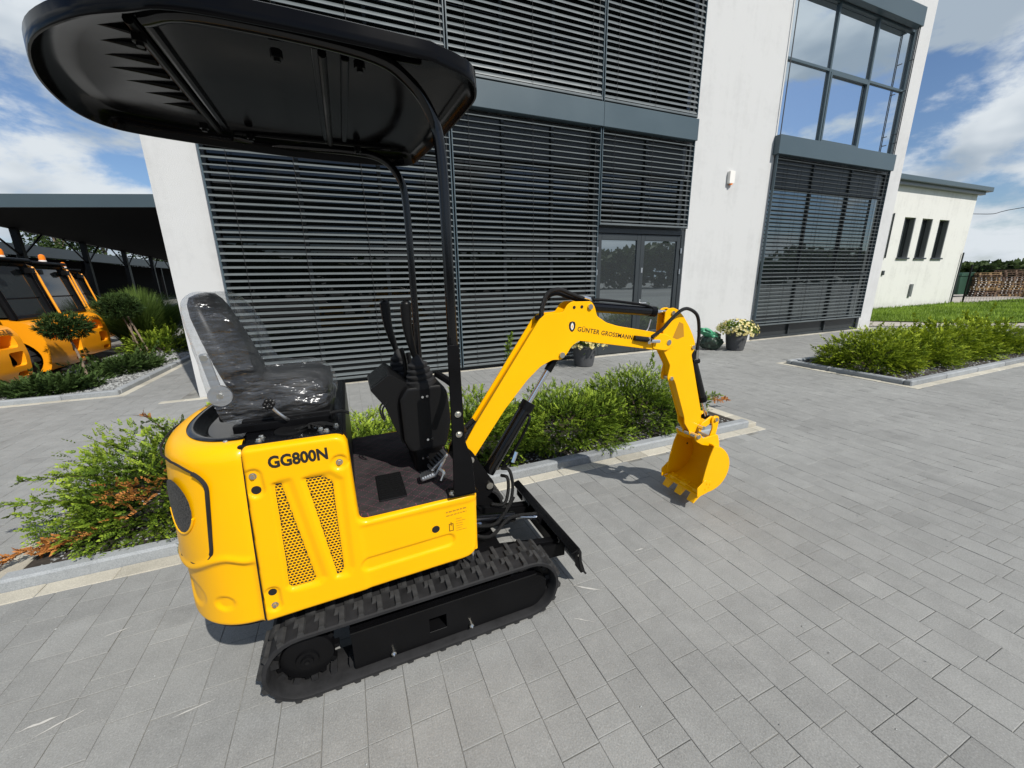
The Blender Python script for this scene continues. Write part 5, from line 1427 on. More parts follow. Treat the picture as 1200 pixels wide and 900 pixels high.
# ================================================================== FORKLIFTS UNDER THE CARPORT
def make_forklift():
    """local: rear at x = 0, front towards -x, centre y = 0, ground z = 0"""
    t = bpy.data.objects.new('forklift', None); COL.objects.link(t)
    # counterweight
    prof_ = round_poly([(-1.05, .20), (-.06, .20), (-.015, .42), (0, .72), (-.05, 1.08), (-.16, 1.25), (-.40, 1.34), (-1.05, 1.36)], [.02, .06, .05, .1, .12, .08, .05, .02], 4)
    bm = bprism(prof_, 'y', -.60, .60)
    ed = [e for e in bm.edges if all(v.co.x > -.5 for v in e.verts) and abs(e.verts[0].co.y - e.verts[1].co.y) < 1e-4 and False]
    for v in bm.verts:                      # corners drawn in towards the rear
        if v.co.x > -.3: v.co.y *= 1 - .12 * (v.co.x + .3) / .3
    bmesh.ops.bevel(bm, geom=[e for e in bm.edges if len(e.link_faces) == 2 and e.calc_face_angle(0) > rad(50)], offset=.05, segments=4, affect='EDGES', profile=.5, clamp_overlap=True)
    def pocket(y0, y1, z0, z1, x0):
        b = bmesh.new(); prism(b, round_poly([(y0, z0), (y1, z0), (y1, z1), (y0, z1)], .05, 3), 'x', x0, .2); return b
    bm = boolean(bm, [pocket(-.40, .40, .86, 1.10, -.30), pocket(.12, .44, .50, .78, -.22), pocket(.22, .46, .29, .39, -.2), bcyl((-.62, -.9, .47), (-.62, .9, .47), .50, seg=36)])
    cw_ = obj('counterweight', bm, MT['orange'], t, smooth=40)
    for z, y in ((1.155, .10), (1.115, .06)):
        b = text_bm('SYTE' if z > 1.13 else 'CHARGER', .075 if z > 1.13 else .05, offset=.002, thick=.002)
        n_ = Vector((.85, 0, .5)).normalized(); upv = Vector((-.5, 0, .85)).normalized()
        place_text(b, (-.040 - (z - 1.09) * .5, y, z + .01), (0, 1, 0), upv, .34 if z > 1.13 else .38)
        obj('cast_lettering', b, MT['print_brown'], cw_, smooth=None)
    # hood and fenders
    bm = bprism(round_poly([(-1.051, .55), (-1.051, 1.36), (-2.45, 1.30), (-2.62, 1.05), (-2.62, .45), (-1.40, .45)], .05), 'y', -.60, .60)
    bm = boolean(bm, [bcyl((-2.25, -.9, .42), (-2.25, .9, .42), .50, seg=30)])
    obj('chassis', bm, MT['orange'], t, bevel=.03, smooth=40)
    for sy in (-1, 1):
        for x, r in ((-.62, .37), (-2.25, .43)):
            bm = bmesh.new(); y0 = sy * .34 if r < .4 else sy * .32
            revolve(bm, (x, y0, r), (0, sy, 0), [(r * .6, 0), (r * .93, .01), (r, .05), (r, .2), (r * .93, .245), (r * .62, .25), (r * .58, .225)], 30)
            ty = obj('tyre', bm, MT['tyre'], t, smooth=35)
            bm = bmesh.new()
            for k in range(20):
                a = 2 * math.pi * k / 20; vs = box(bm, r * .97, r * 1.03, -.03, .03, .03, .22)
                for v in vs:
                    c = v.co.copy(); v.co = Vector((x + c.x * math.cos(a) - c.y * math.sin(a), y0 + sy * c.z, r + c.x * math.sin(a) + c.y * math.cos(a)))
            obj('tread_blocks', bm, MT['tyre'], ty, smooth=None)
            bm = bmesh.new(); revolve(bm, (x, y0 + sy * .20, r), (0, sy, 0), [(.02, .02), (r * .25, .02), (r * .28, -.02), (r * .5, -.05), (r * .58, .02), (r * .61, .03)], 22); rm = obj('rim', bm, MT['black_satin'], ty)
            for k in range(6):
                a = k * math.pi / 3; c = (x + r * .38 * math.cos(a), y0 + sy * .165, r + r * .38 * math.sin(a)); obj('wheel_nut', bcyl(c, (c[0], c[1] + sy * .025, c[2]), .016, seg=6), MT['chrome'], rm)
    # cab
    cb = bmesh.new()
    def bar(a, b, r=.035): cyl(cb, a, b, r, seg=8)
    for sy in (-1, 1):
        bar((-.34, sy * .50, 1.33), (-.55, sy * .50, 2.22), .06); bar((-2.35, sy * .52, 1.10), (-2.10, sy * .50, 2.22), .042); bar((-1.30, sy * .52, 1.33), (-1.42, sy * .50, 2.22), .03)
        bar((-.55, sy * .50, 2.22), (-2.10, sy * .50, 2.22)); bar((-1.05, sy * .53, 1.35), (-2.2, sy * .53, 1.32)); bar((-.45, sy * .50, 1.66), (-2.2, sy * .50, 1.66), .03); bar((-.95, sy * .50, 1.34), (-1.02, sy * .50, 2.22), .045)
    bar((-.55, -.5, 2.22), (-.55, .5, 2.22), .06); bar((-.34, -.5, 1.35), (-.34, .5, 1.35), .05); bar((-.43, -.5, 1.66), (-.43, .5, 1.66), .02)
    cab = obj('cab_frame', cb, MT['black_satin'], t)
    obj('cab_roof', bbox(-2.25, -.42, -.56, .56, 2.24, 2.30), MT['black_satin'], cab, bevel=.025)
    def quad(name, pts, m): return pyobj(name, pts, [(0, 1, 2, 3)], m, cab)
    quad('rear_window', [(-.35, -.47, 1.38), (-.35, .47, 1.38), (-.54, .47, 2.18), (-.54, -.47, 2.18)], MT['fk_glass'])
    for sy in (-1, 1): quad('side_window', [(-.40, sy * .495, 1.38), (-2.22, sy * .495, 1.38), (-2.06, sy * .495, 2.19), (-.60, sy * .495, 2.19)], MT['fk_glass'])
    quad('windscreen', [(-2.30, -.47, 1.33), (-2.30, .47, 1.33), (-2.08, .47, 2.18), (-2.08, -.47, 2.18)], MT['fk_glass'])
    bm = bmesh.new(); revolve(bm, (-.55, .05, 2.30), (0, 0, 1), [(.06, 0), (.06, .03), (.05, .035)], 16); bs_ = obj('beacon_base', bm, MT['white_plastic'], cab)
    bm = bmesh.new(); revolve(bm, (-.55, .05, 2.335), (0, 0, 1), [(.052, 0), (.055, .05), (.045, .09), (.02, .105)], 16); obj('beacon', bm, MT['amber'], bs_)
    for sy in (1,):
        obj('grab_rail', btube([(-.26, sy * .585, 1.38), (-.36, sy * .59, 1.80), (-.37, sy * .59, 1.84), (-.45, sy * .58, 2.16), (-.62, sy * .57, 2.20)], .02, seg=6, n=2), MT['orange'], cab)
    for sy in (-1, 1): obj('lamp_pod', bbox(-.48, -.38, sy * .44 - .06, sy * .44 + .06, 2.06, 2.15), MT['black_plastic'], cab, bevel=.01)
    obj('seat', bprism(round_poly([(-1.10, 1.36), (-1.02, 1.95), (-1.14, 1.98), (-1.28, 1.52), (-1.70, 1.50), (-1.70, 1.36)], .04), 'y', -.24, .24), MT['black_plastic'], cab, bevel=.02)
    # mast and forks
    bm = bmesh.new()
    for sy in (-1, 1): box(bm, -2.85, -2.70, sy * .38 - .05, sy * .38 + .05, .08, 2.30)
    for z in (.25, 1.15, 2.2): box(bm, -2.83, -2.72, -.33, .33, z, z + .1)
    ms = obj('mast', bm, MT['black_satin'], t, smooth=None)
    for sy in (-1, 1): obj('fork', bprism([(-2.86, .9), (-2.92, .9), (-2.93, .10), (-4.0, .06), (-4.0, .05), (-2.86, .05)], 'y', sy * .25 - .06, sy * .25 + .06), MT['black_satin'], ms, smooth=None)
    for o in t.children_recursive:                 # proportions: low counterweight, tall cab
        if o.name.split('.')[0] in ('tyre', 'tread_blocks', 'rim', 'wheel_nut'): continue
        for v in o.data.vertices:
            z = v.co.z; v.co.z = z * .82 if z <= 1.36 else 1.115 + (z - 1.36) * 1.12
    return t
fk = make_forklift()
FK = [(-4.95, 8.50, 0), (-5.02, 10.2, 0), (-5.32, 11.9, 0), (-6.15, 13.6, 0), (-6.6, 15.3, 0)]
fl = ['orange forklift nearest the camera, cut off by the left picture edge',
      'second orange forklift in the row, its rear tyre showing behind the small topiary pine',
      'third orange forklift in the row, tall orange grab rail on its cab',
      'fourth orange forklift in the row, mostly behind the second topiary pine',
      'farthest orange forklift, hidden behind the tall reed grass']
for i, (x, y, a) in enumerate(FK):
    f = fk if i == 0 else copy_tree(fk)
    f.location = (x, y, 0.0); f.rotation_euler = (0, 0, rad(-a))
    tag(f, fl[i], 'forklift', 'orange forklifts parked in a row beside the gravel bed')

# ================================================================== CARPORT AND SHED
cp = thing('carport', 'dark flat-roofed steel carport beyond the row of forklifts', 'carport', (-8.0, 18, 0))
RP = [(-11.43, 18.22), (-3.82, 15.93), (-3.82, 49), (-15.0, 49)]
obj('roof', bprism(RP, 'z', 4.00, 4.15), MT['roof_black'], cp, smooth=None)
def plank(a, b, z0, z1, th, m, name, parent):
    a = Vector(a); b = Vector(b); d = (b - a).normalized(); n_ = Vector((-d.y, d.x)) * th / 2
    return obj(name, bprism([tuple(a + n_), tuple(b + n_), tuple(b - n_), tuple(a - n_)], 'z', z0, z1), m, parent, smooth=None)
plank((-11.55, 18.18), (-3.75, 15.84), 3.985, 4.352, .08, MT['anthracite'], 'fascia_board', cp)
plank((-11.49, 18.3), (-15.07, 49), 3.985, 4.352, .08, MT['anthracite_dark'], 'fascia_board', cp)
for k in range(5):
    y = 23.0 + k * 6.2; xl = -11.55 - .117 * (y - 18.22)
    pp = obj('post', bbox(xl + .15, xl + .36, y - .10, y + .10, 0, 3.998), MT['black_satin'], cp, smooth=None)
    for s_ in (-1, 1): obj('brace', bcyl((xl + .25, y, 2.9), (xl + .25 - .117 * s_ * 2.1, y + s_ * 2.1, 3.95), .04, seg=6), MT['black_satin'], pp)
    obj('post', bbox(-4.3, -4.1, y - .10, y + .10, 0, 3.998), MT['black_satin'], cp, smooth=None)
sh2 = thing('storage_shed', 'long low dark-roofed open shed far behind the forklifts', 'shed', (-21.8, 50, 0))
obj('roof', bprism([(-21.0, 4.0), (-21.0, 4.78), (-27, 5.3), (-27, 4.6)], 'y', 21, 93), MT['anthracite_dark'], sh2, smooth=None)
obj('wall', bbox(-27, -26.7, 21, 93, 0, 4.55), MT['roof_black'], sh2, smooth=None)
for k in range(9): obj('post', bbox(-21.4, -21.15, 24 + k * 8.2, 24.25 + k * 8.2, 0, 4.05), MT['black_satin'], sh2, smooth=None)

# ================================================================== FOLIAGE
class Leaves:
    def __init__(s): s.V = []; s.F = []; s.T = []
    def blade(s, p, d, n, l, w, tone):
        o = len(s.V); sd = d.cross(n)
        if sd.length < 1e-4: sd = Vector((1, 0, 0))
        sd = sd.normalized() * w
        s.V += [p, p + d * (l * .45) + sd, p + d * l, p + d * (l * .45) - sd]
        s.F.append((o, o + 1, o + 2, o + 3)); s.T.append(tone)
    def spray(s, p, d, length, pairs, ll, lw, tone, droop=.25):
        """a twig with two rows of scale leaves"""
        up_ = Vector((0, 0, 1)); sd = d.cross(up_)
        if sd.length < .05: sd = Vector((1, 0, 0))
        sd.normalize(); nn = sd.cross(d).normalized()
        roll = random.uniform(-.9, .9); sd, nn = sd * math.cos(roll) + nn * math.sin(roll), nn * math.cos(roll) - sd * math.sin(roll)
        q = p.copy()
        for i in range(pairs):
            t = (i + .5) / pairs
            dd = (d + Vector((0, 0, -droop * t * t))).normalized()
            q = q + dd * (length / pairs)
            k = (1 - .55 * t) * random.uniform(.75, 1.2)
            for sg in (-1, 1):
                ld = (dd * .75 + sd * sg * .8 + nn * random.uniform(-.35, .45)).normalized()
                s.blade(q, ld, nn, ll * k, lw, min(1, max(0, tone + .30 * t - .08 + random.uniform(-.12, .12))))
        s.blade(q, d, nn, ll, lw, min(1, max(0, tone + .3)))
    def build(s, name, m, parent):
        return pyobj(name, [tuple(v) for v in s.V], s.F, m, parent, tone=s.T)

def shrub(name, label, cat, c, rx, ry, h, n, leafmat, group, ll=.019, lw=.0055, slen=.062, arms=7, dry=(), tone0=.42, seed=0, zb=.035, low=.1, shoots=18, extra=()):
    """spreading juniper: lumpy mound of short sprays with longer shoots breaking the outline"""
    random.seed(seed)
    c = Vector((c[0], c[1], zb)); t = thing(name, label, cat, c, group)
    lv = Leaves(); br = bmesh.new(); dr = Leaves()
    so = Vector((seed * 3.1, seed * 1.7, 0))
    def surf(d):
        k = 1 + .30 * noise.noise(d * 1.7 + so) + .20 * noise.noise(d * 4.0 + so)
        return Vector((d.x * rx * k, d.y * ry * k, max(.02, (d.z * .92 + .10) * h * k)))
    for k in range(arms):
        a = 2 * math.pi * (k + random.uniform(-.35, .35)) / arms
        d = Vector((math.cos(a), math.sin(a), random.uniform(.2, 1.1))).normalized(); tip = c + surf(d) * .85
        tube(br, [c, c + surf(d) * .42 + Vector((0, 0, h * .1)), tip], .013, seg=5, n=4, rad_fn=lambda u: 1 - .8 * u)
    def put(p, d, tone, s=1.0, pr=None):
        tgt = lv
        for (dx, dy, dz, rr_) in dry:
            if (p - Vector((dx, dy, dz))).length < rr_ * random.uniform(.7, 1.1): tgt = dr; tone = random.random() * .8
        tgt.spray(p, d, slen * s, pr or random.randint(4, 6), ll, lw, tone)
    for i in range(int(n * 2.3)):
        d = Vector((random.gauss(0, 1), random.gauss(0, 1), abs(random.gauss(0, .75)) - .10)).normalized()
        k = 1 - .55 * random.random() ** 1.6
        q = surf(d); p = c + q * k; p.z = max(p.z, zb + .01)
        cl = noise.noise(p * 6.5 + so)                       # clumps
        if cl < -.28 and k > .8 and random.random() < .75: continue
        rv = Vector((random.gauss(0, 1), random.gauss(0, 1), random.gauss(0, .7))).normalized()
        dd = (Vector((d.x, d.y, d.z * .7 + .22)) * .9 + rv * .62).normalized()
        tone = tone0 + .75 * (k - .88) + .40 * cl + .16 * d.z + random.uniform(-.10, .10)  # shade painted into the tone: darker inside and in gaps, lighter on top
        put(p, dd, tone, random.uniform(.7, 1.25))
    for i in range(shoots):                                  # long shoots
        d = Vector((random.gauss(0, 1), random.gauss(0, 1), abs(random.gauss(0, .6)))).normalized()
        p = c + surf(d) * random.uniform(.85, 1.0); L_ = random.uniform(1.6, 4.4) * slen
        dd = (d * .8 + Vector((0, 0, random.uniform(.1, .8))) + Vector((random.gauss(0, .3), random.gauss(0, .3), 0))).normalized()
        m_ = 7
        for j in range(m_):
            u = j / m_; pj = p + dd * L_ * u
            for e in range(2):
                rv = Vector((random.gauss(0, 1), random.gauss(0, 1), random.gauss(0, 1))).normalized()
                put(pj, (dd + rv * .55).normalized(), tone0 + .12 + .15 * u + random.uniform(-.08, .08), (1 - .5 * u) * .75, 5)
    for (p0, p1, dry_from, fat) in extra:                    # single long branches
        p0 = Vector(p0); p1 = Vector(p1); m_ = max(6, int((p1 - p0).length / .022)); dd = (p1 - p0).normalized()
        tube(br, [p0, p0.lerp(p1, .5) + Vector((0, 0, .02)), p1], .005, seg=5, n=4, rad_fn=lambda u: 1 - .7 * u)
        for j in range(m_):
            u = j / (m_ - 1); pj = p0.lerp(p1, u) + Vector((0, 0, .08 * u * (1 - u)))
            for e in range(fat):
                rv = Vector((random.gauss(0, 1), random.gauss(0, 1), random.gauss(0, .8))).normalized()
                tg = dr if u > dry_from else lv
                tg.spray(pj, (dd * .8 + rv * .8).normalized(), slen * (1.1 - .5 * u), 5, ll, lw, random.random() * .8 if tg is dr else tone0 + .12 + random.uniform(-.1, .1))
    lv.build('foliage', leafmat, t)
    if dr.F: o = dr.build('dry_foliage', MT['leaf_dry'], t); o['label'] = 'withered orange-brown shoots'
    obj('branches', br, MT['twig'], t, smooth=60)
    return t
G1 = 'junipers in the bed behind the excavator'
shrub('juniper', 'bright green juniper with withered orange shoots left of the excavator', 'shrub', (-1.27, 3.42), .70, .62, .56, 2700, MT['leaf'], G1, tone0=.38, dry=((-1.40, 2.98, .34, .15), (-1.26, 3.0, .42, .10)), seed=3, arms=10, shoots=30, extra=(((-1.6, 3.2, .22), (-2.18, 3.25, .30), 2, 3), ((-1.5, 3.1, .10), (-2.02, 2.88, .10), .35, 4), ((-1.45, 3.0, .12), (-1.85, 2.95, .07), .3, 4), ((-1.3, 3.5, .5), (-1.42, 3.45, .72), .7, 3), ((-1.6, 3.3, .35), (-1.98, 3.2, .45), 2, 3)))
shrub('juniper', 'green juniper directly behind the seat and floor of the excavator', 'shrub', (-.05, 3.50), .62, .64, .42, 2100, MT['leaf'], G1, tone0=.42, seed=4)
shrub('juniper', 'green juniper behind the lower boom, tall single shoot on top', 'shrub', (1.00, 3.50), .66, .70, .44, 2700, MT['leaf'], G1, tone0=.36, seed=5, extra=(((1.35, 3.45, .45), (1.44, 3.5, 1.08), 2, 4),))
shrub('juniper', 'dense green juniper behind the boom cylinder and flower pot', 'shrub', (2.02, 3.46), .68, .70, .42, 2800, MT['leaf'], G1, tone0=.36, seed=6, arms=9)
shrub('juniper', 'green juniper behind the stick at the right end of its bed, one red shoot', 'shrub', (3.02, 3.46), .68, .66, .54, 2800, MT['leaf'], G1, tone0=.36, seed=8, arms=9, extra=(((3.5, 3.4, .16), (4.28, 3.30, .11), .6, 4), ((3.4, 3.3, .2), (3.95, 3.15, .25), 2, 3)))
G2 = 'golden junipers in the right-hand bed'
shrub('juniper', 'yellow-green juniper at the left corner of the right-hand bed', 'shrub', (8.25, 3.78), .66, .66, .62, 1500, MT['leaf_yellow'], G2, tone0=.44, ll=.028, lw=.0085, slen=.09, seed=11)
shrub('juniper', 'second yellow-green juniper from the corner of the right-hand bed', 'shrub', (9.45, 3.75), .74, .70, .58, 1500, MT['leaf_yellow'], G2, tone0=.44, ll=.028, lw=.0085, slen=.09, seed=12)
shrub('juniper', 'third yellow-green juniper from the corner of the right-hand bed', 'shrub', (10.7, 3.78), .80, .70, .60, 1300, MT['leaf_yellow'], G2, tone0=.44, ll=.032, lw=.010, slen=.10, seed=13)
shrub('juniper', 'yellow-green juniper at the right picture edge', 'shrub', (12.2, 3.80), .9, .70, .56, 1200, MT['leaf_yellow'], G2, tone0=.44, ll=.036, lw=.011, slen=.11, seed=14)
G3 = 'low junipers in the gravel bed'
shrub('creeping_juniper', 'low dark juniper at the front left corner of the gravel bed', 'shrub', (-4.45, 8.28), .52, .36, .20, 1100, MT['leaf_dark'], G3, ll=.034, lw=.010, slen=.10, seed=15, low=.05)
shrub('creeping_juniper', 'low dark juniper between the two topiary pines', 'shrub', (-4.12, 9.85), .46, .66, .24, 1100, MT['leaf_dark'], G3, ll=.034, lw=.010, slen=.10, seed=16, low=.05)
shrub('creeping_juniper', 'small bright bush at the foot of the reed grass', 'shrub', (-4.35, 12.4), .65, .7, .50, 700, MT['leaf'], G3, ll=.036, lw=.011, slen=.11, seed=17, low=.05)

def topiary(label, base, top, r, seed, stakes=()):
    random.seed(seed)
    t = thing('topiary_pine', label, 'topiary tree', base, 'topiary pines in the gravel bed')
    b = Vector(base); tp = Vector(top)
    obj('trunk', btube([b, b.lerp(tp, .5) + Vector((.02, 0, 0)), tp], .022, seg=7, rad_fn=lambda u: 1 - .3 * u), MT['bark'], t)
    for s_ in stakes: obj('stake', bcyl(s_[0], s_[1], .02, seg=7), MT['bark'], t)
    lv = Leaves()
    for i in range(520):
        d = Vector((random.gauss(0, 1), random.gauss(0, 1), random.gauss(0, 1))).normalized()
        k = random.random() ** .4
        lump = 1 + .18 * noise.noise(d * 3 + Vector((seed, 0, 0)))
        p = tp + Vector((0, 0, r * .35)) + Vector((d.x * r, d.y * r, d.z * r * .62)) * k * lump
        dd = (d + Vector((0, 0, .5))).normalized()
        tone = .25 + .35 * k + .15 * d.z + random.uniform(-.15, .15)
        for q in range(9):
            e = (dd + Vector((random.gauss(0, .6), random.gauss(0, .6), random.gauss(0, .5)))).normalized()
            lv.blade(p, e, Vector((random.random() - .5, random.random() - .5, random.random())), .085 * r / .35, .007, min(1, max(0, tone + random.uniform(-.1, .1))))
    lv.build('crown', MT['leaf_dark'], t)
topiary('small topiary pine with a round crown before the second forklift', (-4.42, 9.25, .03), (-4.55, 9.30, .86), .34, 31)
topiary('topiary pine with crossed stakes beside the reed grass', (-4.62, 11.95, .03), (-4.85, 12.0, 1.05), .42, 32, stakes=(((-4.45, 11.9, .03), (-4.75, 12.05, .95)), ((-4.80, 12.1, .03), (-4.72, 12.0, .8))))

def reeds(label, c, r, h, n, seed):
    random.seed(seed)
    t = thing('reed_grass', label, 'ornamental grass', (c[0], c[1], .03))
    V = []; F = []; T = []
    for i in range(n):
        a = random.uniform(0, 6.283); q = random.random() ** .7
        p0 = Vector((c[0] + .35 * r * q * math.cos(a), c[1] + .35 * r * q * math.sin(a), .03))
        lean = Vector((math.cos(a), math.sin(a), 0)) * r * q * random.uniform(.5, 1.1); hh = h * random.uniform(.6, 1.05)
        sd = Vector((-math.sin(a + random.uniform(-1, 1)), math.cos(a), 0)) * random.uniform(.008, .014)
        o = len(V); K = 5; t0 = random.random()
        for k in range(K + 1):
            u = k / K; p = p0 + lean * (u ** 1.7) + Vector((0, 0, hh * (u - .32 * q * u ** 3)))
            V += [tuple(p - sd * (1 - u * .9)), tuple(p + sd * (1 - u * .9))]
        for k in range(K): F.append((o + 2 * k, o + 2 * k + 1, o + 2 * k + 3, o + 2 * k + 2)); T.append(min(1, max(0, t0 * .6 + .3 * k / K)))
    pyobj('blades', V, F, MT['reed'], t, tone=T)
reeds('big arching clump of reed grass by the building corner', (-5.05, 13.5), 1.25, 1.65, 5600, 41)

# flower pots by the entrance
def pot(label, c, seed):
    random.seed(seed)
    t = thing('flower_pot', label, 'flower pot', (c[0], c[1], 0), 'potted yellow chrysanthemums by the entrance')
    bm = bmesh.new(); revolve(bm, (c[0], c[1], 0.004), (0, 0, 1), [(.16, 0), (.175, .01), (.205, .20), (.225, .37), (.235, .375), (.235, .40), (.215, .40), (.20, .33), (.02, .33)], 28); obj('pot', bm, MT['pot'], t)
    lv = Leaves()
    for i in range(900):
        d = Vector((random.gauss(0, 1), random.gauss(0, 1), abs(random.gauss(0, .8)) - .15)).normalized(); k = random.random() ** .5
        p = Vector((c[0], c[1], .42)) + Vector((d.x * .40, d.y * .40, d.z * .24)) * k
        lv.blade(p, (d + Vector((random.gauss(0, .5), random.gauss(0, .5), .2))).normalized(), Vector((random.random() - .5, random.random() - .5, 1)), .06, .016, .2 + .5 * k + random.uniform(-.2, .2))
    lv.build('leaves', MT['leaf'], t)
    fl_ = Leaves()
    for i in range(230):
        d = Vector((random.gauss(0, 1), random.gauss(0, 1), abs(random.gauss(0, .9)) - .2)).normalized()
        p = Vector((c[0], c[1], .43)) + Vector((d.x * .42, d.y * .42, d.z * .27)) * random.uniform(.88, 1.05)
        u_, w_ = frame_of(d); tn = random.random()
        for k in range(7):
            a = 2 * math.pi * k / 7 + random.random() * .3; e = (u_ * math.cos(a) + w_ * math.sin(a)) + d * .35
            fl_.blade(p, e.normalized(), d, .034, .012, min(1, max(0, tn + random.uniform(-.2, .2))))
    fl_.build('flowers', MT['petal'], t)
pot('grey pot of yellow flowers against the right end of the white pillar', (8.02, 6.15), 51)
pot('grey pot of yellow flowers at the door, seen under the boom', (4.10, 6.28), 52)
# refuse sack by the pillar
random.seed(61)
sk = thing('garbage_sack', 'tied dark sack with a green top leaning by the white pillar', 'sack', (7.55, 6.45, 0))
bm = bmesh.new(); bmesh.ops.create_icosphere(bm, subdivisions=4, radius=1)
for v in bm.verts:
    d = v.co.copy(); k = 1 + .26 * noise.noise(d * 1.7) + .16 * noise.noise(d * 5) - .10 * abs(noise.noise(d * 9))
    v.co = Vector((7.62 + d.x * .26 * k, 6.45 + d.y * .2 * k, max(.004, .18 + d.z * .22 * k * (1 if d.z > 0 else .85))))
obj('sack', bm, MT['bag'], sk, smooth=60)
bm = bmesh.new(); bmesh.ops.create_icosphere(bm, subdivisions=3, radius=1)
for v in bm.verts:
    d = v.co.copy(); k = 1 + .5 * noise.noise(d * 2.2) + .3 * noise.noise(d * 6); v.co = Vector((7.47 + d.x * .22 * k, 6.43 + d.y * .14 * k, .38 + d.z * .09 * k - .1 * d.x))
obj('sack_top', bm, MT['bag_green'], sk, smooth=60)

# ================================================================== LAWN AND FAR RIGHT
LAWN = [(16.6, 10.6), (16.6, 8.3), (18.4, 6.2), (20.5, 5.0), (60, 3.0), (60, 9.4), (30.4, 10.2), (30.2, 10.6)]
lawn = sheet('lawn', LAWN, 0.03, MT['soil'])
MT['lawn_base'] = vary(mat('lawn_green', (0.12, 0.19, 0.03), 0.9), (0.13, 0.20, 0.032), 0.35, 1.2)
lawn.data.materials.clear(); lawn.data.materials.append(MT['lawn_base'])
random.seed(71)
V = []; F = []; T = []
def in_poly(x, y, poly):
    c = False
    for i in range(len(poly)):
        (x1, y1), (x2, y2) = poly[i], poly[i - 1]
        if (y1 > y) != (y2 > y) and x < (x2 - x1) * (y - y1) / (y2 - y1) + x1: c = not c
    return c
cnt = 0
while cnt < 26000:
    x = 16.6 + (random.random() ** 1.8) * 26; y = random.uniform(4.0, 10.6)
    if not in_poly(x, y, LAWN): continue
    cnt += 1; h = random.uniform(.05, .13) * (1.6 if random.random() < .03 else 1); a = random.uniform(0, 6.28); w = random.uniform(.008, .016) * (x / 18)
    o = len(V); lx, ly = math.cos(a) * h * .5, math.sin(a) * h * .5
    V += [(x - w * math.sin(a), y + w * math.cos(a), .03), (x + w * math.sin(a), y - w * math.cos(a), .03), (x + lx, y + ly, .03 + h)]
    F.append((o, o + 1, o + 2)); T.append(min(1, max(0, .5 + .55 * noise.noise(Vector((x * .8, y * .8, 0))) + random.uniform(-.3, .3))))
o = pyobj('grass', V, F, MT['grass'], tone=T); tag(o, 'sunlit green grass of the lawn beside the low building', 'grass', kind='stuff')
sheet('gravel_yard', [(30.2, 10.7), (30.5, 10.2), (60, 9.5), (140, -10), (140, 60), (30.2, 60)], -0.02, MT['gravelroad'])
# slim kerb path between bed and lawn
sheet('lawn_path', [(15.2, 7.2), (16.5, 8.2), (18.3, 6.1), (20.4, 4.9), (60, 2.9), (60, 2.3), (20.2, 4.3), (17.8, 5.5)], 0.012, MT['gravelroad'])

# mesh fence along the yard
fn = thing('mesh_fence', 'dark wire mesh fence before the pallet stacks', 'fence', (30.6, 9.9, 0))
fp = [(30.35, 10.35), (32.6, 8.55), (35.0, 6.6), (37.4, 4.7), (39.8, 2.8)]
for i, (x, y) in enumerate(fp):
    obj('post', bbox(x - .03, x + .03, y - .03, y + .03, 0, 2.0), MT['black_satin'], fn, smooth=None)
for (a, b) in zip(fp, fp[1:]):
    bm = bmesh.new(); A = Vector((*a, 0)); B = Vector((*b, 0))
    for k in range(11): z = .1 + k * .18; cyl(bm, A + Vector((0, 0, z)), B + Vector((0, 0, z)), .005, seg=4)
    for k in range(1, 24): p = A.lerp(B, k / 24); cyl(bm, p + Vector((0, 0, .08)), p + Vector((0, 0, 1.92)), .004, seg=4)
    o = obj('mesh_panel', bm, MT['black_satin'], fn, smooth=None)
# pallets
def pallet_mesh(m):
    bm = bmesh.new()
    for k in range(5): box(bm, -.6, .6, -.4 + k * .175, -.4 + k * .175 + .11, .122, .144)
    for k in range(3): box(bm, -.6 + k * .55, -.6 + k * .55 + .10, -.4, .4, .10, .1219)
    for i in range(3):
        for k in range(3): box(bm, -.6 + i * .55, -.6 + i * .55 + .10, -.4 + k * .35, -.4 + k * .35 + .10, .022, .0999)
    for k in range(3): box(bm, -.6, .6, -.4 + k * .35, -.4 + k * .35 + .10, 0, .0219)
    me = bpy.data.meshes.new('pallet'); bm.to_mesh(me); bm.free(); me.materials.append(m); return me
PM = [pallet_mesh(MT['timber']), pallet_mesh(MT['timber_old'])]
stacks = [((40.5, 13.05), 11, 'left stack by the green container'), ((41.9, 12.35), 12, 'second stack, with pale boards'), ((43.2, 11.6), 10, 'third stack behind the fence'), ((44.6, 11.2), 12, 'fourth stack behind the fence'), ((41.2, 10.7), 6, 'low front stack'), ((43.0, 9.6), 8, 'right-hand front stack'), ((45.0, 8.8), 12, 'stack at the picture edge')]
random.seed(81)
for (sx, sy), n, lab in stacks:
    for k in range(n):
        o = bpy.data.objects.new('pallet', PM[0 if (random.random() < .45) else 1]); COL.objects.link(o)
        o.location = (sx + random.uniform(-.05, .05), sy + random.uniform(-.05, .05), -.02 + k * .1445); o.rotation_euler = (0, 0, rad(-38 + random.uniform(-3, 3)))
        tag(o, 'wooden pallet in the ' + lab, 'pallet', 'wooden pallets in the ' + lab)
cn = thing('waste_container', 'dark green waste container beside the pallet stacks', 'container', (39.4, 13.9, 0))
obj('bin', bprism(round_poly([(38.6, .15), (40.2, .15), (40.4, 1.35), (38.4, 1.35)], .05), 'y', 13.5, 14.6), MT['container'], cn, bevel=.03)
obj('lid', bprism(round_poly([(38.35, 1.36), (40.45, 1.36), (40.3, 1.6), (38.5, 1.6)], .1), 'y', 13.45, 14.65), MT['container'], cn, bevel=.03)
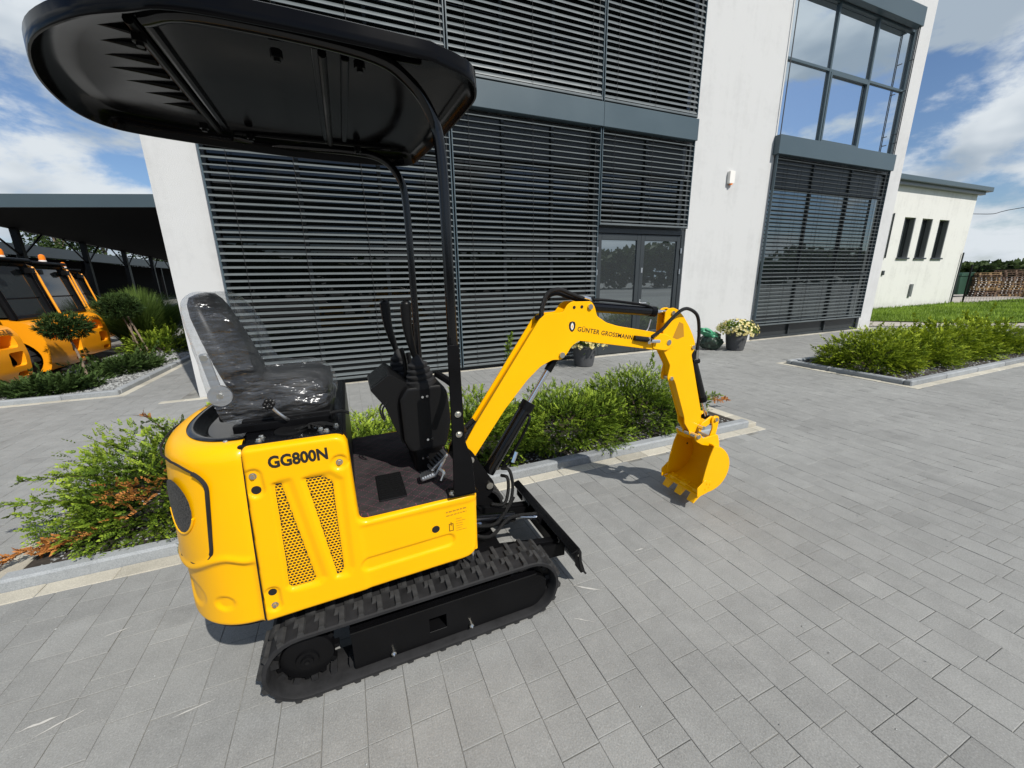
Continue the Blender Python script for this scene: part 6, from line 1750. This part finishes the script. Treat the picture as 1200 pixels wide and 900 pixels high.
# overhead wire
o = obj('overhead_wire', btube([(58, 34, 10.2), (68.9, 24.5, 8.2), (65.8, 19.8, 8.0), (62, 5, 8.4)], .035, seg=5, n=6), MT['black_satin'], smooth=60)
tag(o, 'thin dark overhead wire crossing the sky at the right', 'wire')

# ================================================================== TREES AND HORIZON
def tree(label, c, h, r, seed, n=900, leaf=.5, group='trees behind the forklift sheds', crown0=.28):
    random.seed(seed)
    t = thing('tree', label, 'tree', (c[0], c[1], 0), group)
    b = Vector((c[0], c[1], 0)); br = bmesh.new()
    tube(br, [b, b + Vector((.1, .05, h * .4)), b + Vector((0, 0, h * .85))], .22 * h / 9, seg=7, rad_fn=lambda u: 1 - .8 * u)
    lob = []
    for k in range(9):
        a = random.uniform(0, 6.28); z = h * random.uniform(crown0 + .1, .92); rr_ = r * random.uniform(.35, .8) * (1.15 - z / h * .6)
        p = b + Vector((rr_ * math.cos(a), rr_ * math.sin(a), z)); lob.append((p, r * random.uniform(.32, .5)))
        tube(br, [b + Vector((0, 0, z * .6)), b.lerp(p, .6) + Vector((0, 0, z * .35)), p], .07 * h / 9, seg=5, n=3, rad_fn=lambda u: 1 - .7 * u)
    lv = Leaves()
    for i in range(n):
        p, q = random.choice(lob); d = Vector((random.gauss(0, 1), random.gauss(0, 1), random.gauss(0, .8))).normalized(); k = random.random() ** .45
        pp = p + d * q * k; tone = .30 + .35 * d.z * k + random.uniform(-.2, .2)
        for j in range(4):
            lv.blade(pp + Vector((random.gauss(0, .2), random.gauss(0, .2), random.gauss(0, .2))) * leaf, Vector((random.gauss(0, 1), random.gauss(0, 1), random.gauss(0, .7))).normalized(), Vector((random.random() - .5, random.random() - .5, random.random())), leaf * .55, leaf * .2, min(1, max(0, tone + random.uniform(-.12, .12))))
    lv.build('crown', MT['tree_leaf'], t); obj('trunk', br, MT['bark'], t, smooth=60)
for i, (x, y, h, r, lab) in enumerate([(-39, 63, 11.9, 5.0, 'leafy tree at the left edge above the dark shed roof'), (-32, 69, 11.0, 4.8, 'round leafy tree behind the dark shed, second from the left'), (-34.5, 85.5, 12.6, 5.4, 'tallest leafy tree behind the dark shed roof'), (-30, 90, 10.4, 4.8, 'small leafy tree right of the carport post'), (-28.5, 108, 11.5, 5.2, 'pale leafy tree near the carport end')]):
    tree(lab, (x, y), h, r, 90 + i, leaf=.7)
def forest(name, label, pts, h, depth, n, seed, leaf):
    random.seed(seed); lv = Leaves()
    for i in range(n):
        k = random.random() * (len(pts) - 1); j = int(k); u = k - j
        x = pts[j][0] * (1 - u) + pts[j + 1][0] * u; y = pts[j][1] * (1 - u) + pts[j + 1][1] * u
        hh = h * (.75 + .45 * noise.noise(Vector((x * .05, y * .05, seed))) + .2 * noise.noise(Vector((x * .22, y * .22, seed))))
        z = hh * random.random() ** .6
        p = Vector((x + random.uniform(-depth, depth) * .5, y + random.uniform(-depth, depth) * .5, z))
        for q in range(2): lv.blade(p, Vector((random.gauss(0, 1), random.gauss(0, 1), random.gauss(0, .8))).normalized(), Vector((random.random() - .5, random.random() - .5, random.random())), leaf, leaf * .42, min(1, max(0, .15 + .5 * z / hh + random.uniform(-.2, .2))))
    o = lv.build(name, MT['tree_leaf'], None); tag(o, label, 'forest', kind='stuff')
forest('far_forest', 'dark wooded ridge along the horizon at the right', [(150, 140), (190, 70), (210, 10), (215, -60)], 5.6, 14, 9000, 5, 1.7)
forest('rear_forest', 'distant trees across the road, mirrored in the office windows', [(-70, -30), (-30, -42), (20, -48), (60, -44), (110, -30)], 7.5, 6, 7000, 6, 1.3)
